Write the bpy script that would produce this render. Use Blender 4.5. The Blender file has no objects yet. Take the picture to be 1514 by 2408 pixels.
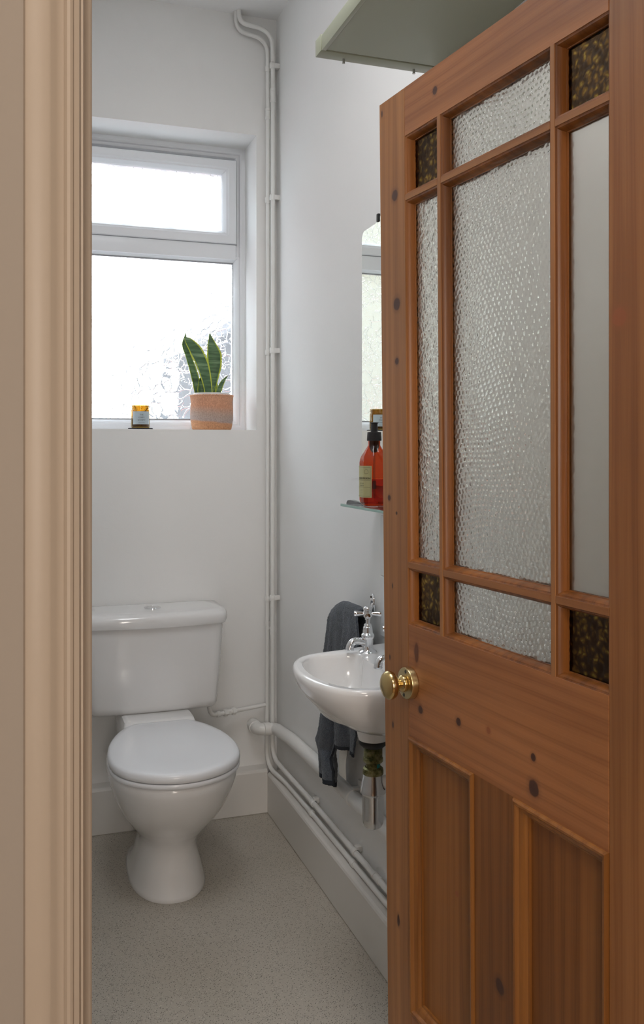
import bpy, bmesh, math, random
import numpy as np
from mathutils import Vector, Matrix
PI = math.pi
sc = bpy.context.scene
COL = sc.collection
random.seed(7)

# ------------------------------------------------------------------ helpers
class MB:
    def __init__(self):
        self.bm = bmesh.new()
    def box(self, x0, x1, y0, y1, z0, z1, bevel=0.0, seg=2, mi=0):
        b = self.bm
        vs = [b.verts.new((x, y, z)) for x in (x0, x1) for y in (y0, y1) for z in (z0, z1)]
        fs = [b.faces.new([vs[i] for i in q]) for q in
              ((0, 1, 3, 2), (4, 6, 7, 5), (0, 4, 5, 1), (2, 3, 7, 6), (0, 2, 6, 4), (1, 5, 7, 3))]
        for f in fs: f.material_index = mi
        if bevel > 0:
            es = set(e for f in fs for e in f.edges)
            r = bmesh.ops.bevel(b, geom=list(es), offset=bevel, segments=seg, profile=.5, affect='EDGES')
            for f in r['faces']: f.material_index = mi
        return self
    def loft(self, rings, cap0=True, cap1=True, closed=True, mi=0, loop=False):
        b = self.bm
        R = [[b.verts.new(p) for p in r] for r in rings]
        n = len(R[0])
        pairs = list(zip(R[:-1], R[1:]))
        if loop: pairs.append((R[-1], R[0]))
        for A, B in pairs:
            for i in range(n if closed else n - 1):
                j = (i + 1) % n
                f = b.faces.new((A[i], A[j], B[j], B[i])); f.material_index = mi; f.smooth = True
        if closed and not loop:
            if cap0: f = b.faces.new(list(reversed(R[0]))); f.material_index = mi
            if cap1: f = b.faces.new(R[-1]); f.material_index = mi
        return self
    def lathe(self, prof, c=(0, 0, 0), n=40, mi=0, M=None, cap0=True, cap1=True):
        """prof: (radius, height) list, around local z at c; M optional rotation"""
        rings = []
        for r, h in prof:
            ring = []
            for i in range(n):
                a = 2 * PI * i / n
                p = Vector((r * math.cos(a), r * math.sin(a), h))
                if M is not None: p = M @ p
                ring.append(p + Vector(c))
            rings.append(ring)
        return self.loft(rings, cap0, cap1, mi=mi)
    def tube(self, path, r, n=18, mi=0, cap=True):
        P = [Vector(p) for p in path]
        rr = r if isinstance(r, (list, tuple)) else [r] * len(P)
        T = []
        for i in range(len(P)):
            a = P[max(i - 1, 0)]; c = P[min(i + 1, len(P) - 1)]
            T.append((c - a).normalized())
        up = Vector((0, 0, 1)) if abs(T[0].z) < .9 else Vector((1, 0, 0))
        nx = T[0].cross(up).normalized()
        rings = []
        for i, p in enumerate(P):
            nx = (nx - T[i] * nx.dot(T[i])).normalized()
            ny = T[i].cross(nx)
            rings.append([p + nx * (rr[i] * math.cos(2 * PI * k / n)) + ny * (rr[i] * math.sin(2 * PI * k / n)) for k in range(n)])
        return self.loft(rings, cap, cap, mi=mi)
    def build(self, name, mat, parent=None, smooth=True, angle=40, deform=None):
        b = self.bm
        bmesh.ops.recalc_face_normals(b, faces=b.faces)
        if deform:
            for v in b.verts: v.co = deform(v.co)
        me = bpy.data.meshes.new(name)
        b.to_mesh(me); b.free()
        for m in (mat if isinstance(mat, (list, tuple)) else [mat]): me.materials.append(m)
        if smooth:
            for p in me.polygons: p.use_smooth = True
            me.set_sharp_from_angle(angle=math.radians(angle))
        else:
            for p in me.polygons: p.use_smooth = False
        o = bpy.data.objects.new(name, me); COL.objects.link(o)
        if parent: o.parent = parent
        return o

def smooth_path(pts, rad=.03, n=7):
    """polyline with every inner corner rounded"""
    P = [Vector(p) for p in pts]; out = [P[0]]
    for i in range(1, len(P) - 1):
        a = P[i - 1] - P[i]; c = P[i + 1] - P[i]
        d = min(rad, a.length * .49, c.length * .49)
        p0 = P[i] + a.normalized() * d; p1 = P[i] + c.normalized() * d
        for k in range(n + 1):
            t = k / n
            out.append(p0 * (1 - t) ** 2 + P[i] * 2 * t * (1 - t) + p1 * t * t)
    out.append(P[-1])
    return out

def tag(o, label=None, cat=None, group=None, kind=None):
    if label: o['label'] = label
    if cat: o['category'] = cat
    if group: o['group'] = group
    if kind: o['kind'] = kind
    return o

def empty(name, loc=(0, 0, 0), rz=0):
    o = bpy.data.objects.new(name, None); COL.objects.link(o)
    o.location = loc; o.rotation_euler = (0, 0, rz); o.empty_display_size = .05
    return o

def copy_tree(o, parent=None):
    c = o.copy(); COL.objects.link(c)
    if parent: c.parent = parent
    for ch in list(o.children): copy_tree(ch, c)
    return c

def catmull(pts, n=6):
    P = [Vector(p) for p in pts]
    P = [P[0] * 2 - P[1]] + P + [P[-1] * 2 - P[-2]]
    out = []
    for i in range(1, len(P) - 2):
        for k in range(n):
            t = k / n; a, b, c, d = P[i - 1], P[i], P[i + 1], P[i + 2]
            out.append(.5 * ((2 * b) + (c - a) * t + (2 * a - 5 * b + 4 * c - d) * t * t + (3 * b - a - 3 * c + d) * t ** 3))
    out.append(P[-2]); return out

def lerp(tab, x):
    if x <= tab[0][0]: return tab[0][1]
    for (a, b), (c, d) in zip(tab, tab[1:]):
        if x <= c: return b + (d - b) * (x - a) / (c - a)
    return tab[-1][1]

def text_mesh(s, size, bold=0.0):
    cu = bpy.data.curves.new('lettering', 'FONT'); cu.body = s; cu.size = size
    cu.align_x = 'CENTER'; cu.resolution_u = 3; cu.offset = bold
    o = bpy.data.objects.new('lettering', cu); COL.objects.link(o)
    bpy.context.view_layer.update()
    me = bpy.data.meshes.new_from_object(o.evaluated_get(bpy.context.evaluated_depsgraph_get()))
    vs = [v.co.copy() for v in me.vertices]; fs = [list(p.vertices) for p in me.polygons]
    bpy.data.objects.remove(o); bpy.data.curves.remove(cu); bpy.data.meshes.remove(me)
    return vs, fs

def add_text(mb, s, size, place, mi=0, bold=0.0):
    vs, fs = text_mesh(s, size, bold)
    V = [mb.bm.verts.new(place(v.x, v.y)) for v in vs]
    for f in fs:
        try:
            q = mb.bm.faces.new([V[i] for i in f]); q.material_index = mi
        except ValueError: pass

# ------------------------------------------------------------------ materials
def lin(r, g, b):
    f = lambda c: (c / 255 / 12.92) if c / 255 <= .04045 else ((c / 255 + .055) / 1.055) ** 2.4
    return (f(r), f(g), f(b), 1)

class NT:
    def __init__(self, name):
        self.m = bpy.data.materials.new(name); self.m.use_nodes = True
        self.t = self.m.node_tree; self.t.nodes.clear()
        self.out = self.n('ShaderNodeOutputMaterial')
    def n(self, typ, **kw):
        x = self.t.nodes.new(typ)
        for k, v in kw.items():
            if k == 'ins':
                for a, b in v.items(): x.inputs[a].default_value = b
            else: setattr(x, k, v)
        return x
    def l(self, a, b, o=0, i=0):
        self.t.links.new(a.outputs[o], b.inputs[i]); return b
    def coord(self, scale=(1, 1, 1), rot=(0, 0, 0)):
        c = self.n('ShaderNodeTexCoord'); m = self.n('ShaderNodeMapping')
        m.inputs['Scale'].default_value = scale; m.inputs['Rotation'].default_value = rot
        self.l(c, m, 'Object', 0); return m
    def noise(self, src, scale, detail=3, rough=.5, dist=0):
        x = self.n('ShaderNodeTexNoise'); x.inputs['Scale'].default_value = scale
        x.inputs['Detail'].default_value = detail; x.inputs['Roughness'].default_value = rough
        x.inputs['Distortion'].default_value = dist
        self.l(src, x, 0, 0); return x
    def vor(self, src, scale, feature='F1', rand=1.0):
        x = self.n('ShaderNodeTexVoronoi'); x.feature = feature
        x.inputs['Scale'].default_value = scale; x.inputs['Randomness'].default_value = rand
        self.l(src, x, 0, 0); return x
    def ramp(self, src, stops, o=0, interp='LINEAR'):
        x = self.n('ShaderNodeValToRGB'); e = x.color_ramp; e.interpolation = interp
        while len(e.elements) < len(stops): e.elements.new(.5)
        for k, (p, c) in zip(e.elements, stops):
            k.position = p; k.color = c if len(c) == 4 else (*c, 1)
        self.l(src, x, o, 0); return x
    def math(self, op, a, b=None, oa=0, ob=0, c=None):
        x = self.n('ShaderNodeMath', operation=op)
        for i, (v, oo) in enumerate(((a, oa), (b, ob), (c, 0))):
            if v is None: continue
            if isinstance(v, (int, float)): x.inputs[i].default_value = v
            else: self.t.links.new(v.outputs[oo], x.inputs[i])
        return x
    def mix(self, fac, a, b, fo=0, ao=0, bo=0, blend='MIX'):
        x = self.n('ShaderNodeMix', data_type='RGBA', blend_type=blend)
        for s, v, oo in ((0, fac, fo), (6, a, ao), (7, b, bo)):
            if isinstance(v, (int, float)): x.inputs[s].default_value = v
            elif isinstance(v, tuple): x.inputs[s].default_value = v
            else: self.t.links.new(v.outputs[oo], x.inputs[s])
        return x
    def bump(self, h, strength=.2, dist=.002, o=0):
        x = self.n('ShaderNodeBump'); x.inputs['Strength'].default_value = strength
        x.inputs['Distance'].default_value = dist
        self.t.links.new(h.outputs[o], x.inputs['Height']); return x
    def pbsdf(self, **kw):
        x = self.n('ShaderNodeBsdfPrincipled')
        for k, v in kw.items(): x.inputs[k.replace('_', ' ')].default_value = v
        return x
    def done(self, sh): self.l(sh, self.out, 0, 0); return self.m

def plain(name, col, rough=.5, metal=0.0, spec=.5, coat=0.0, bump=None, var=.0):
    t = NT(name); p = t.pbsdf(Base_Color=col, Roughness=rough, Metallic=metal)
    p.inputs['Specular IOR Level'].default_value = spec
    p.inputs['Coat Weight'].default_value = coat
    if bump or var:
        c = t.coord()
        if bump:
            nz = t.noise(c, bump[0], 4, .6); t.l(t.bump(nz, bump[1], bump[2]), p, 0, 'Normal')
        if var:
            nz = t.noise(c, 2.5, 4, .6)
            dark = tuple(x * (1 - var) for x in col[:3]) + (1,)
            t.l(t.mix(nz, dark, col), p, 2, 'Base Color')
    return t.done(p)

M = {}
M['wall'] = plain('white_emulsion', (.845, .845, .835, 1), .85, spec=.25, bump=(90, .12, .002), var=.03)
M['ceiling'] = plain('ceiling_paint', (.89, .89, .89, 1), .9, spec=.2, bump=(60, .1, .002))
M['skirt'] = plain('satin_skirting_paint', (.70, .68, .645, 1), .38, spec=.45, bump=(22, .08, .004), var=.05)
M['pipe'] = plain('white_gloss_pipe_paint', (.78, .78, .76, 1), .32, bump=(45, .12, .003))
M['upvc'] = plain('window_plastic', (.80, .82, .85, 1), .3, spec=.45)
M['gasket'] = plain('grey_gasket', (.30, .31, .33, 1), .6)
M['ceramic'] = plain('white_vitreous_china', (.80, .80, .80, 1), .16, spec=.5, coat=.5)
M['seatplastic'] = plain('white_seat_plastic', (.80, .82, .85, 1), .2, spec=.5)
M['chrome'] = plain('chrome', (.80, .81, .83, 1), .08, metal=1)
M['chrome_worn'] = plain('worn_chrome', (.66, .67, .68, 1), .17, metal=1, bump=(60, .05, .001))
M['brass'] = plain('polished_brass', (.62, .46, .21, 1), .17, metal=1, bump=(40, .04, .002))
M['brass_dull'] = plain('lacquered_brass', (.62, .50, .27, 1), .28, metal=1)
M['hole'] = plain('dark_screw', (.05, .045, .035, 1), .5)
M['black'] = plain('black_plastic', (.018, .018, .019, 1), .42)
M['rubber'] = plain('black_rubber', (.012, .012, .012, 1), .5)
M['screw'] = plain('steel_screw', (.45, .45, .43, 1), .35, metal=1)
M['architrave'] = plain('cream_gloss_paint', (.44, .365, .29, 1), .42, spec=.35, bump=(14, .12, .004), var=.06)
M['hallwall'] = plain('hall_wall_paint', (.34, .295, .25, 1), .85, spec=.2)
M['hallfloor'] = plain('hall_floorboards', (.30, .18, .09, 1), .5)
M['green'] = plain('sage_green_gloss_paint', (.335, .35, .26, 1), .33, spec=.45, bump=(30, .06, .003), var=.08)
M['tag'] = plain('white_satin_label', (.62, .60, .55, 1), .7)
M['wax'] = plain('candle_wax', (.30, .20, .15, 1), .5)
M['pot'] = plain('white_pot', (.74, .74, .73, 1), .3)
M['soil'] = plain('potting_soil', (.03, .02, .012, 1), .9, bump=(120, .6, .004))
M['coaster'] = plain('charcoal_felt', (.045, .047, .055, 1), .95, bump=(500, .8, .002))
M['paper_blue'] = plain('pale_blue_label', (.46, .55, .60, 1), .55)
M['ink'] = plain('grey_ink', (.12, .14, .16, 1), .6)
M['paper_green'] = plain('olive_cream_label', (.50, .47, .24, 1), .6)
M['ink_dark'] = plain('dark_ink', (.05, .045, .03, 1), .6)
M['tile'] = plain('white_glazed_tile', (.78, .80, .81, 1), .12, spec=.5)
M['verdigris'] = plain('blue_green_verdigris', (.01, .22, .20, 1), .7)

def mk_floor():
    t = NT('speckled_safety_vinyl'); c = t.coord()
    big = t.noise(c, 1.7, 3)
    base = t.ramp(big, [(.3, lin(172, 165, 152)), (.7, lin(184, 178, 168))])
    a = t.vor(c, 275); am = t.ramp(a, [(.25, (1, 1, 1)), (.37, (0, 0, 0))])
    sel = t.n('ShaderNodeSeparateColor'); t.l(a, sel, 1, 0)
    pick = t.math('GREATER_THAN', sel, .52); dm = t.math('MULTIPLY', am, pick)
    col = t.mix(dm, base, lin(82, 77, 72), 0, 0)
    b = t.vor(c, 330); bm_ = t.ramp(b, [(.2, (1, 1, 1)), (.32, (0, 0, 0))])
    s2 = t.n('ShaderNodeSeparateColor'); t.l(b, s2, 1, 0)
    p2 = t.math('GREATER_THAN', s2, .86); d2 = t.math('MULTIPLY', bm_, p2)
    col2 = t.mix(d2, col, lin(226, 222, 212), 0, 2)
    st = t.vor(c, 2.1); s3 = t.ramp(st, [(.0, (.55, .55, .55)), (.035, (0, 0, 0))])
    nz = t.noise(c, 30, 3); sm = t.math('MULTIPLY', s3, nz)
    col3 = t.mix(sm, col2, lin(170, 125, 70), 0, 2)
    p = t.pbsdf(Roughness=.36); p.inputs['Specular IOR Level'].default_value = .4
    t.l(col3, p, 2, 'Base Color')
    t.l(t.bump(dm, .15, .0006), p, 0, 'Normal')
    return t.done(p)
M['floor'] = mk_floor()

def mk_wood(name, axis, light, dark, knots=(), seed=0., rough=.42):
    """axis: 'z' grain runs vertically, 'x' grain runs along the rail"""
    t = NT(name)
    k = (1, 1, .055) if axis == 'z' else (.055, 1, 1)
    c = t.coord(scale=k)
    c.inputs['Location'].default_value = (seed, seed * .7, seed * 1.3)
    c0 = t.n('ShaderNodeTexCoord')
    k2 = (1, 1, .016) if axis == 'z' else (.016, 1, 1)
    cf = t.coord(scale=k2)
    # growth rings: warped bands that run along the board and arch here and there
    sw = t.noise(c, 3.2, 2, .5, .4)
    wv = t.n('ShaderNodeTexWave'); wv.wave_type = 'BANDS'; wv.bands_direction = 'X' if axis == 'z' else 'Z'
    wv.inputs['Scale'].default_value = 13; wv.inputs['Distortion'].default_value = 7.5
    wv.inputs['Detail'].default_value = 2; wv.inputs['Detail Scale'].default_value = 1.1
    t.l(c, wv, 0, 0)
    rings = t.ramp(wv, [(.0, (0, 0, 0)), (.62, (.35, .35, .35)), (.86, (1, 1, 1)), (1.0, (.55, .55, .55))], 1)
    fine = t.noise(cf, 330, 3, .65)
    mid = t.noise(c, 10, 3, .55, .5)
    g = t.math('MULTIPLY_ADD', rings, -.17); t.t.links.new(mid.outputs[0], g.inputs[2])
    gate = t.math('MULTIPLY_ADD', sw, .25); t.t.links.new(g.outputs[0], gate.inputs[2])
    g2 = t.math('MULTIPLY_ADD', fine, .30); t.t.links.new(gate.outputs[0], g2.inputs[2])
    col = t.ramp(g2, [(.42, dark), (.68, tuple((a + b) / 2 for a, b in zip(light, dark))), (.90, light)])
    cl = t.noise(c0, 1.6, 3); t.t.links.new(c0.outputs['Object'], cl.inputs[0])
    clr = t.ramp(cl, [(.3, (.80, .78, .74)), (.7, (1.1, 1.1, 1.12))])
    res = t.mix(1.0, col, clr, blend='MULTIPLY'); ro = 2
    # tiny nail marks and scuffs
    v = t.vor(c0, 13); t.t.links.new(c0.outputs['Object'], v.inputs[0])
    vm = t.ramp(v, [(.035, (1, 1, 1)), (.06, (0, 0, 0))])
    sp = t.n('ShaderNodeSeparateColor'); t.l(v, sp, 1, 0)
    pk = t.math('GREATER_THAN', sp, .80); mk = t.math('MULTIPLY', vm, pk)
    lk = t.math('GREATER_THAN', sp, .5, oa=1)
    mc = t.mix(lk, lin(60, 34, 22), lin(196, 140, 104))
    res = t.mix(mk, res, mc, ao=2, bo=2)
    # knots: (s, z, radius, aspect) on the face
    sep = t.n('ShaderNodeSeparateXYZ'); t.t.links.new(c0.outputs['Object'], sep.inputs[0])
    nk = t.noise(c0, 40, 2); t.t.links.new(c0.outputs['Object'], nk.inputs[0])
    for (ks, kz, kr, kind) in knots:
        dx = t.math('SUBTRACT', sep, ks, 0); dz = t.math('SUBTRACT', sep, kz, 2)
        if kind == 'slit': dx = t.math('MULTIPLY', dx, 2.2)
        elif kind == 'long': dz = t.math('MULTIPLY', dz, .45)
        d = t.math('SQRT', t.math('ADD', t.math('MULTIPLY', dx, dx), t.math('MULTIPLY', dz, dz)))
        d = t.math('MULTIPLY_ADD', nk, kr * .7, c=d); d = t.math('SUBTRACT', d, kr * .35)
        ring = t.ramp(t.math('DIVIDE', d, kr * 2), [(.0, (1, 1, 1)), (.40, (.94, .94, .94)), (.50, (.30, .30, .30)), (.85, (0, 0, 0))])
        kc = {'pale': lin(142, 82, 46), 'long': lin(96, 54, 32)}.get(kind, lin(66, 38, 30))
        res = t.mix(ring, res, kc, ao=2)
    p = t.pbsdf(Roughness=rough); p.inputs['Specular IOR Level'].default_value = .38
    p.inputs['Coat Weight'].default_value = .12; p.inputs['Coat Roughness'].default_value = .35
    t.l(res, p, 2, 'Base Color')
    t.l(t.bump(fine, .10, .0015), p, 0, 'Normal')
    return t.done(p)

PL, PD = lin(172, 120, 72), lin(126, 79, 41)
M['stile'] = mk_wood('pine_stile', 'z', PL, PD, [(.071, 1.806, .011, 'k'), (.074, 1.61, .012, 'k'), (.0616, .495, .011, 'slit'), (.074, 1.507, .007, 'k'),
      (.026, 1.966, .006, 'slit'), (.047, .846, .007, 'slit'), (.0374, .967, .005, 'slit'), (.634, 1.513, .013, 'pale'), (.040, 1.26, .006, 'k'), (.05, 1.1, .005, 'slit')], .3)
M['rail'] = mk_wood('pine_rail', 'x', lin(172, 114, 68), lin(126, 76, 40), [(.268, .912, .008, 'k'), (.462, .915, .006, 'k'), (.352, .922, .006, 'pale'), (.463, .871, .0125, 'k'), (.147, .90, .008, 'k'),
      (.208, 1.945, .007, 'k'), (.135, .995, .008, 'long')], 2.1)
M['panel'] = mk_wood('pine_panel', 'z', lin(148, 96, 46), lin(104, 60, 24), [(.379, .547, .012, 'k'), (.24, .62, .005, 'pale')], 5.5)
M['bead'] = mk_wood('pine_moulding', 'z', lin(152, 94, 42), lin(96, 54, 19), (), 8.2, .36)
M['pbead'] = mk_wood('pine_panel_moulding', 'z', lin(156, 104, 52), lin(110, 64, 24), (), 4.4, .34)
M['bar'] = mk_wood('pine_glazing_bar', 'x', lin(164, 112, 66), lin(120, 74, 38), (), 3.7)

def glass_sh(t, col=(1, 1, 1, 1), rough=.0, ior=1.45):
    p = t.pbsdf(Base_Color=col, Roughness=rough, IOR=ior); p.inputs['Transmission Weight'].default_value = 1
    return p

def mk_hammered(name, col, rough=.03, share=.85):
    t = NT(name)
    tr = t.n('ShaderNodeBsdfTransparent'); tr.inputs['Color'].default_value = col
    rf = t.n('ShaderNodeBsdfGlass'); rf.inputs['Color'].default_value = col; rf.inputs['Roughness'].default_value = rough; rf.inputs['IOR'].default_value = 1.5
    m0 = t.n('ShaderNodeMixShader'); m0.inputs[0].default_value = share; t.l(tr, m0, 0, 1); t.l(rf, m0, 0, 2)
    return t.done(m0)
M['hammered'] = mk_hammered('hammered_glass', (.992, .995, .97, 1))
M['frosty'] = mk_hammered('faintly_hammered_glass', (.99, .99, .965, 1), .16)

def mk_amber():
    t = NT('amber_textured_glass'); c = t.coord()
    w = t.noise(c, 60, 2); cw = t.mix(.02, c, w, ao=0, bo=1)
    v = t.n('ShaderNodeTexVoronoi'); v.inputs['Scale'].default_value = 95; t.l(cw, v, 2, 0)
    r = t.ramp(v, [(.12, lin(250, 190, 50)), (.27, lin(150, 90, 22)), (.5, lin(70, 42, 18)), (.7, lin(52, 30, 14))])  # bright yellow cell centres: glints of transmitted light put into the glass colour
    big = t.noise(c, 9, 3); br = t.ramp(big, [(.35, (.10, .10, .10)), (.65, (.36, .36, .36))])
    col = t.mix(1.0, r, br, blend='MULTIPLY')
    g = t.pbsdf(Roughness=.22, IOR=1.18); g.inputs['Transmission Weight'].default_value = .85
    t.l(col, g, 2, 'Base Color')
    t.l(t.bump(t.ramp(v, [(0, (1, 1, 1)), (.7, (0, 0, 0))]), .6, .001), g, 0, 'Normal')
    return t.done(g)
M['amber_pane'] = mk_amber()

def mk_floral():
    """outer face of the pane: raised flower-line relief that bends and scatters the light"""
    t = NT('floral_obscured_glass'); c = t.coord()
    n1 = t.noise(c, 14, 2, .5); n1c = t.mix(.055, c, n1, ao=0, bo=1)
    v1 = t.n('ShaderNodeTexVoronoi'); v1.feature = 'DISTANCE_TO_EDGE'; v1.inputs['Scale'].default_value = 24; t.l(n1c, v1, 2, 0)
    n2 = t.noise(c, 30, 2, .5); n2c = t.mix(.03, c, n2, ao=0, bo=1)
    v2 = t.n('ShaderNodeTexVoronoi'); v2.feature = 'DISTANCE_TO_EDGE'; v2.inputs['Scale'].default_value = 47; t.l(n2c, v2, 2, 0)
    l1 = t.ramp(v1, [(.0, (1, 1, 1)), (.045, (.85, .85, .85)), (.085, (0, 0, 0))])
    l2 = t.ramp(v2, [(.0, (.8, .8, .8)), (.05, (.6, .6, .6)), (.09, (0, 0, 0))])
    gate = t.noise(c, 9, 1); gm = t.ramp(gate, [(.50, (0, 0, 0)), (.56, (1, 1, 1))])
    l2g = t.math('MULTIPLY', l2, gm)
    gate1 = t.noise(c, 17, 1); g1 = t.ramp(gate1, [(.36, (0, 0, 0)), (.42, (1, 1, 1))])
    l1g = t.math('MULTIPLY', l1, g1)
    h = t.math('MAXIMUM', l1g, l2g)
    ref = t.n('ShaderNodeBsdfRefraction'); ref.inputs['Roughness'].default_value = .10; ref.inputs['IOR'].default_value = 1.3
    ref.inputs['Color'].default_value = (.86, .88, .88, 1)
    t.l(t.bump(h, 1.0, .0022), ref, 0, 'Normal')
    cell = t.n('ShaderNodeBsdfRefraction'); cell.inputs['Roughness'].default_value = .16; cell.inputs['IOR'].default_value = 1.12
    cell.inputs['Color'].default_value = (.97, .98, .98, 1)
    t.l(t.bump(n1, .35, .02), cell, 0, 'Normal')
    tr = t.n('ShaderNodeBsdfTransparent'); tr.inputs['Color'].default_value = (.96, .98, 1.0, 1)
    tl = t.n('ShaderNodeBsdfTranslucent'); tl.inputs['Color'].default_value = (.90, .95, 1.0, 1)
    mc = t.n('ShaderNodeMixShader'); mc.inputs[0].default_value = .55; t.l(tr, mc, 0, 1); t.l(cell, mc, 0, 2)
    fac = t.math('MINIMUM', t.math('MULTIPLY', h, 1.5), 1.0)
    m2 = t.n('ShaderNodeMixShader'); t.l(fac, m2, 0, 0); t.l(mc, m2, 0, 1); t.l(ref, m2, 0, 2)
    m3 = t.n('ShaderNodeMixShader'); m3.inputs[0].default_value = .17; t.l(m2, m3, 0, 1); t.l(tl, m3, 0, 2)
    return t.done(m3)
M['floral'] = mk_floral()

def mk_amber_jar(name, tint, rough=.03):
    t = NT(name)
    tr = t.n('ShaderNodeBsdfTransparent'); tr.inputs['Color'].default_value = tint
    gl = t.n('ShaderNodeBsdfGlossy'); gl.inputs['Roughness'].default_value = rough
    lw = t.n('ShaderNodeLayerWeight'); pw = t.math('POWER', lw, 4.5, 1)
    fr = t.math('MULTIPLY_ADD', pw, .85, c=None); fr.inputs[2].default_value = .04
    m1 = t.n('ShaderNodeMixShader'); t.l(fr, m1, 0, 0); t.l(tr, m1, 0, 1); t.l(gl, m1, 0, 2)
    return t.done(m1)
M['jar'] = mk_amber_jar('amber_jar_glass', (.63, .50, .22, 1))
M['bottle'] = mk_amber_jar('amber_bottle_plastic', (.80, .24, .06, 1), .06)
M['clear'] = mk_amber_jar('clear_plastic', (.82, .85, .85, 1), .05)
def mk_clear_glass():
    t = NT('clear_shelf_glass'); p = glass_sh(t, (.84, .93, .90, 1), .0, 1.5); return t.done(p)
M['shelfglass'] = mk_clear_glass()
M['glassedge'] = plain('green_glass_edge', (.30, .48, .43, 1), .12, spec=.6)
M['pane_face'] = mk_amber_jar('smooth_pane_face', (.97, .985, .99, 1), .04)
M['soap'] = mk_amber_jar('hand_wash_liquid', (.86, .40, .16, 1), .3)

def mk_mirror():
    t = NT('silvered_mirror'); p = t.pbsdf(Base_Color=(.90, .92, .88, 1), Roughness=.0, Metallic=1.0); return t.done(p)
M['mirror'] = mk_mirror()

def mk_towel():
    t = NT('charcoal_terry_cloth'); c = t.coord()
    a = t.noise(c, 520, 2, .7); b = t.noise(c, 30, 3)
    col = t.ramp(a, [(.35, lin(46, 52, 61)), (.65, lin(102, 112, 124))])
    br = t.ramp(b, [(.3, (.72, .72, .72)), (.7, (1.05, 1.05, 1.05))])
    res = t.mix(1.0, col, br, blend='MULTIPLY')
    p = t.pbsdf(Roughness=.95); p.inputs['Specular IOR Level'].default_value = .1
    p.inputs['Sheen Weight'].default_value = .35
    t.l(res, p, 2, 'Base Color'); t.l(t.bump(a, .9, .004), p, 0, 'Normal')
    return t.done(p)
M['towel'] = mk_towel()
M['hem'] = plain('charcoal_woven_hem', lin(52, 56, 62), .9, spec=.1, bump=(700, .4, .001))

def mk_basket():
    t = NT('woven_sisal'); c = t.coord()
    sep = t.n('ShaderNodeSeparateXYZ'); t.l(c, sep, 0, 0)
    ang = t.math('ARCTAN2', sep, sep, 1, 0)
    wz = t.noise(c, 9, 2)
    zz = t.math('MULTIPLY_ADD', wz, .018); t.t.links.new(sep.outputs[2], zz.inputs[2])
    zz = t.math('MULTIPLY_ADD', ang, .004, c=zz)
    band = t.ramp(zz, [(.030, lin(226, 172, 132)), (.036, lin(196, 180, 174)), (.060, lin(202, 178, 164)), (.088, lin(222, 168, 138)), (.15, lin(228, 176, 144))])
    band.color_ramp.interpolation = 'LINEAR'
    nz = t.noise(c, 240, 2, .7); nr = t.ramp(nz, [(.3, (.72, .68, .66)), (.7, (1.08, 1.08, 1.08))])
    col = t.mix(1.0, band, nr, blend='MULTIPLY')
    p = t.pbsdf(Roughness=.85); p.inputs['Specular IOR Level'].default_value = .2
    t.l(col, p, 2, 'Base Color')
    return t.done(p)
M['basket'] = mk_basket()

def mk_leaf():
    t = NT('snake_plant_leaf'); c = t.coord()
    n = t.noise(c, 60, 3, .6)
    m = t.n('ShaderNodeMapping'); m.inputs['Scale'].default_value = (.25, .25, 2.2); t.l(c, m, 0, 0)
    b = t.noise(m, 30, 3, .6)
    col = t.ramp(b, [(.35, lin(52, 80, 52)), (.52, lin(84, 116, 80)), (.68, lin(128, 156, 118))])
    p = t.pbsdf(Roughness=.4); p.inputs['Specular IOR Level'].default_value = .4
    t.l(col, p, 0, 'Base Color'); return t.done(p)
M['leaf'] = mk_leaf()
M['leaf_edge'] = plain('yellow_green_leaf_edge', lin(186, 196, 62), .45)
M['pebbledash'] = plain('grey_render', (.035, .035, .036, 1), .95, bump=(12, .3, .02), var=.15)
M['cream_render'] = plain('cream_render', (.135, .122, .08, 1), .95, bump=(3, .1, .02), var=.1)
M['brick'] = plain('red_brick', (.26, .07, .045, 1), .9, var=.3)
M['roof'] = plain('slate_roof', (.13, .13, .14, 1), .8)
M['lawn'] = plain('garden_paving', (.66, .66, .65, 1), .95, var=.2)

# ------------------------------------------------------------------ setting: shell
W, B, LX = .947, 3.295, -.06          # right wall, back wall, left wall
FY, FH = .857, .725                   # room face and hall face of the door wall
CZ = 2.965
OX0, OX1, OZ = .0535, .768, 2.005      # door opening
def structure(o, label, cat): return tag(o, label, cat, kind='structure')

m = MB(); m.box(LX - .1, W + .1, FH, B + .3, -.1, 0)
structure(m.build('floor', M['floor'], smooth=False), 'grey speckled vinyl floor of the small toilet room', 'floor')
m = MB(); m.box(-1.1, 1.3, -1.7, FH, -.1, -.002)
structure(m.build('floor_hall', M['hallfloor'], smooth=False), 'brown boarded floor of the hall outside the door', 'floor')
m = MB(); m.box(-1.2, 1.4, -1.8, B + .3, CZ, CZ + .1)
structure(m.build('ceiling', M['ceiling'], smooth=False), 'white painted ceiling above the pipes', 'ceiling')
m = MB(); m.box(W, W + .12, FY, B + .3, 0, CZ)
structure(m.build('wall_right', M['wall'], smooth=False), 'white wall carrying the basin and the mirror', 'wall')
m = MB(); m.box(LX - .12, LX, FY, B + .3, 0, CZ)
structure(m.build('wall_left', M['wall'], smooth=False), 'white left wall beside the toilet', 'wall')
# back wall with a splayed window opening
WX0, WX1, WZ0, WZ1, BT = .03, .869, 1.42, 2.523, B + .265
m = MB()
m.box(LX, W, B, BT, 0, WZ0); m.box(LX, W, B, BT, WZ1, CZ)
m.box(LX, WX0, B, BT, WZ0, WZ1); m.box(WX1, W, B, BT, WZ0, WZ1)
structure(m.build('wall_back', M['wall'], smooth=False), 'white wall behind the toilet with a deep window recess', 'wall')
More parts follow.
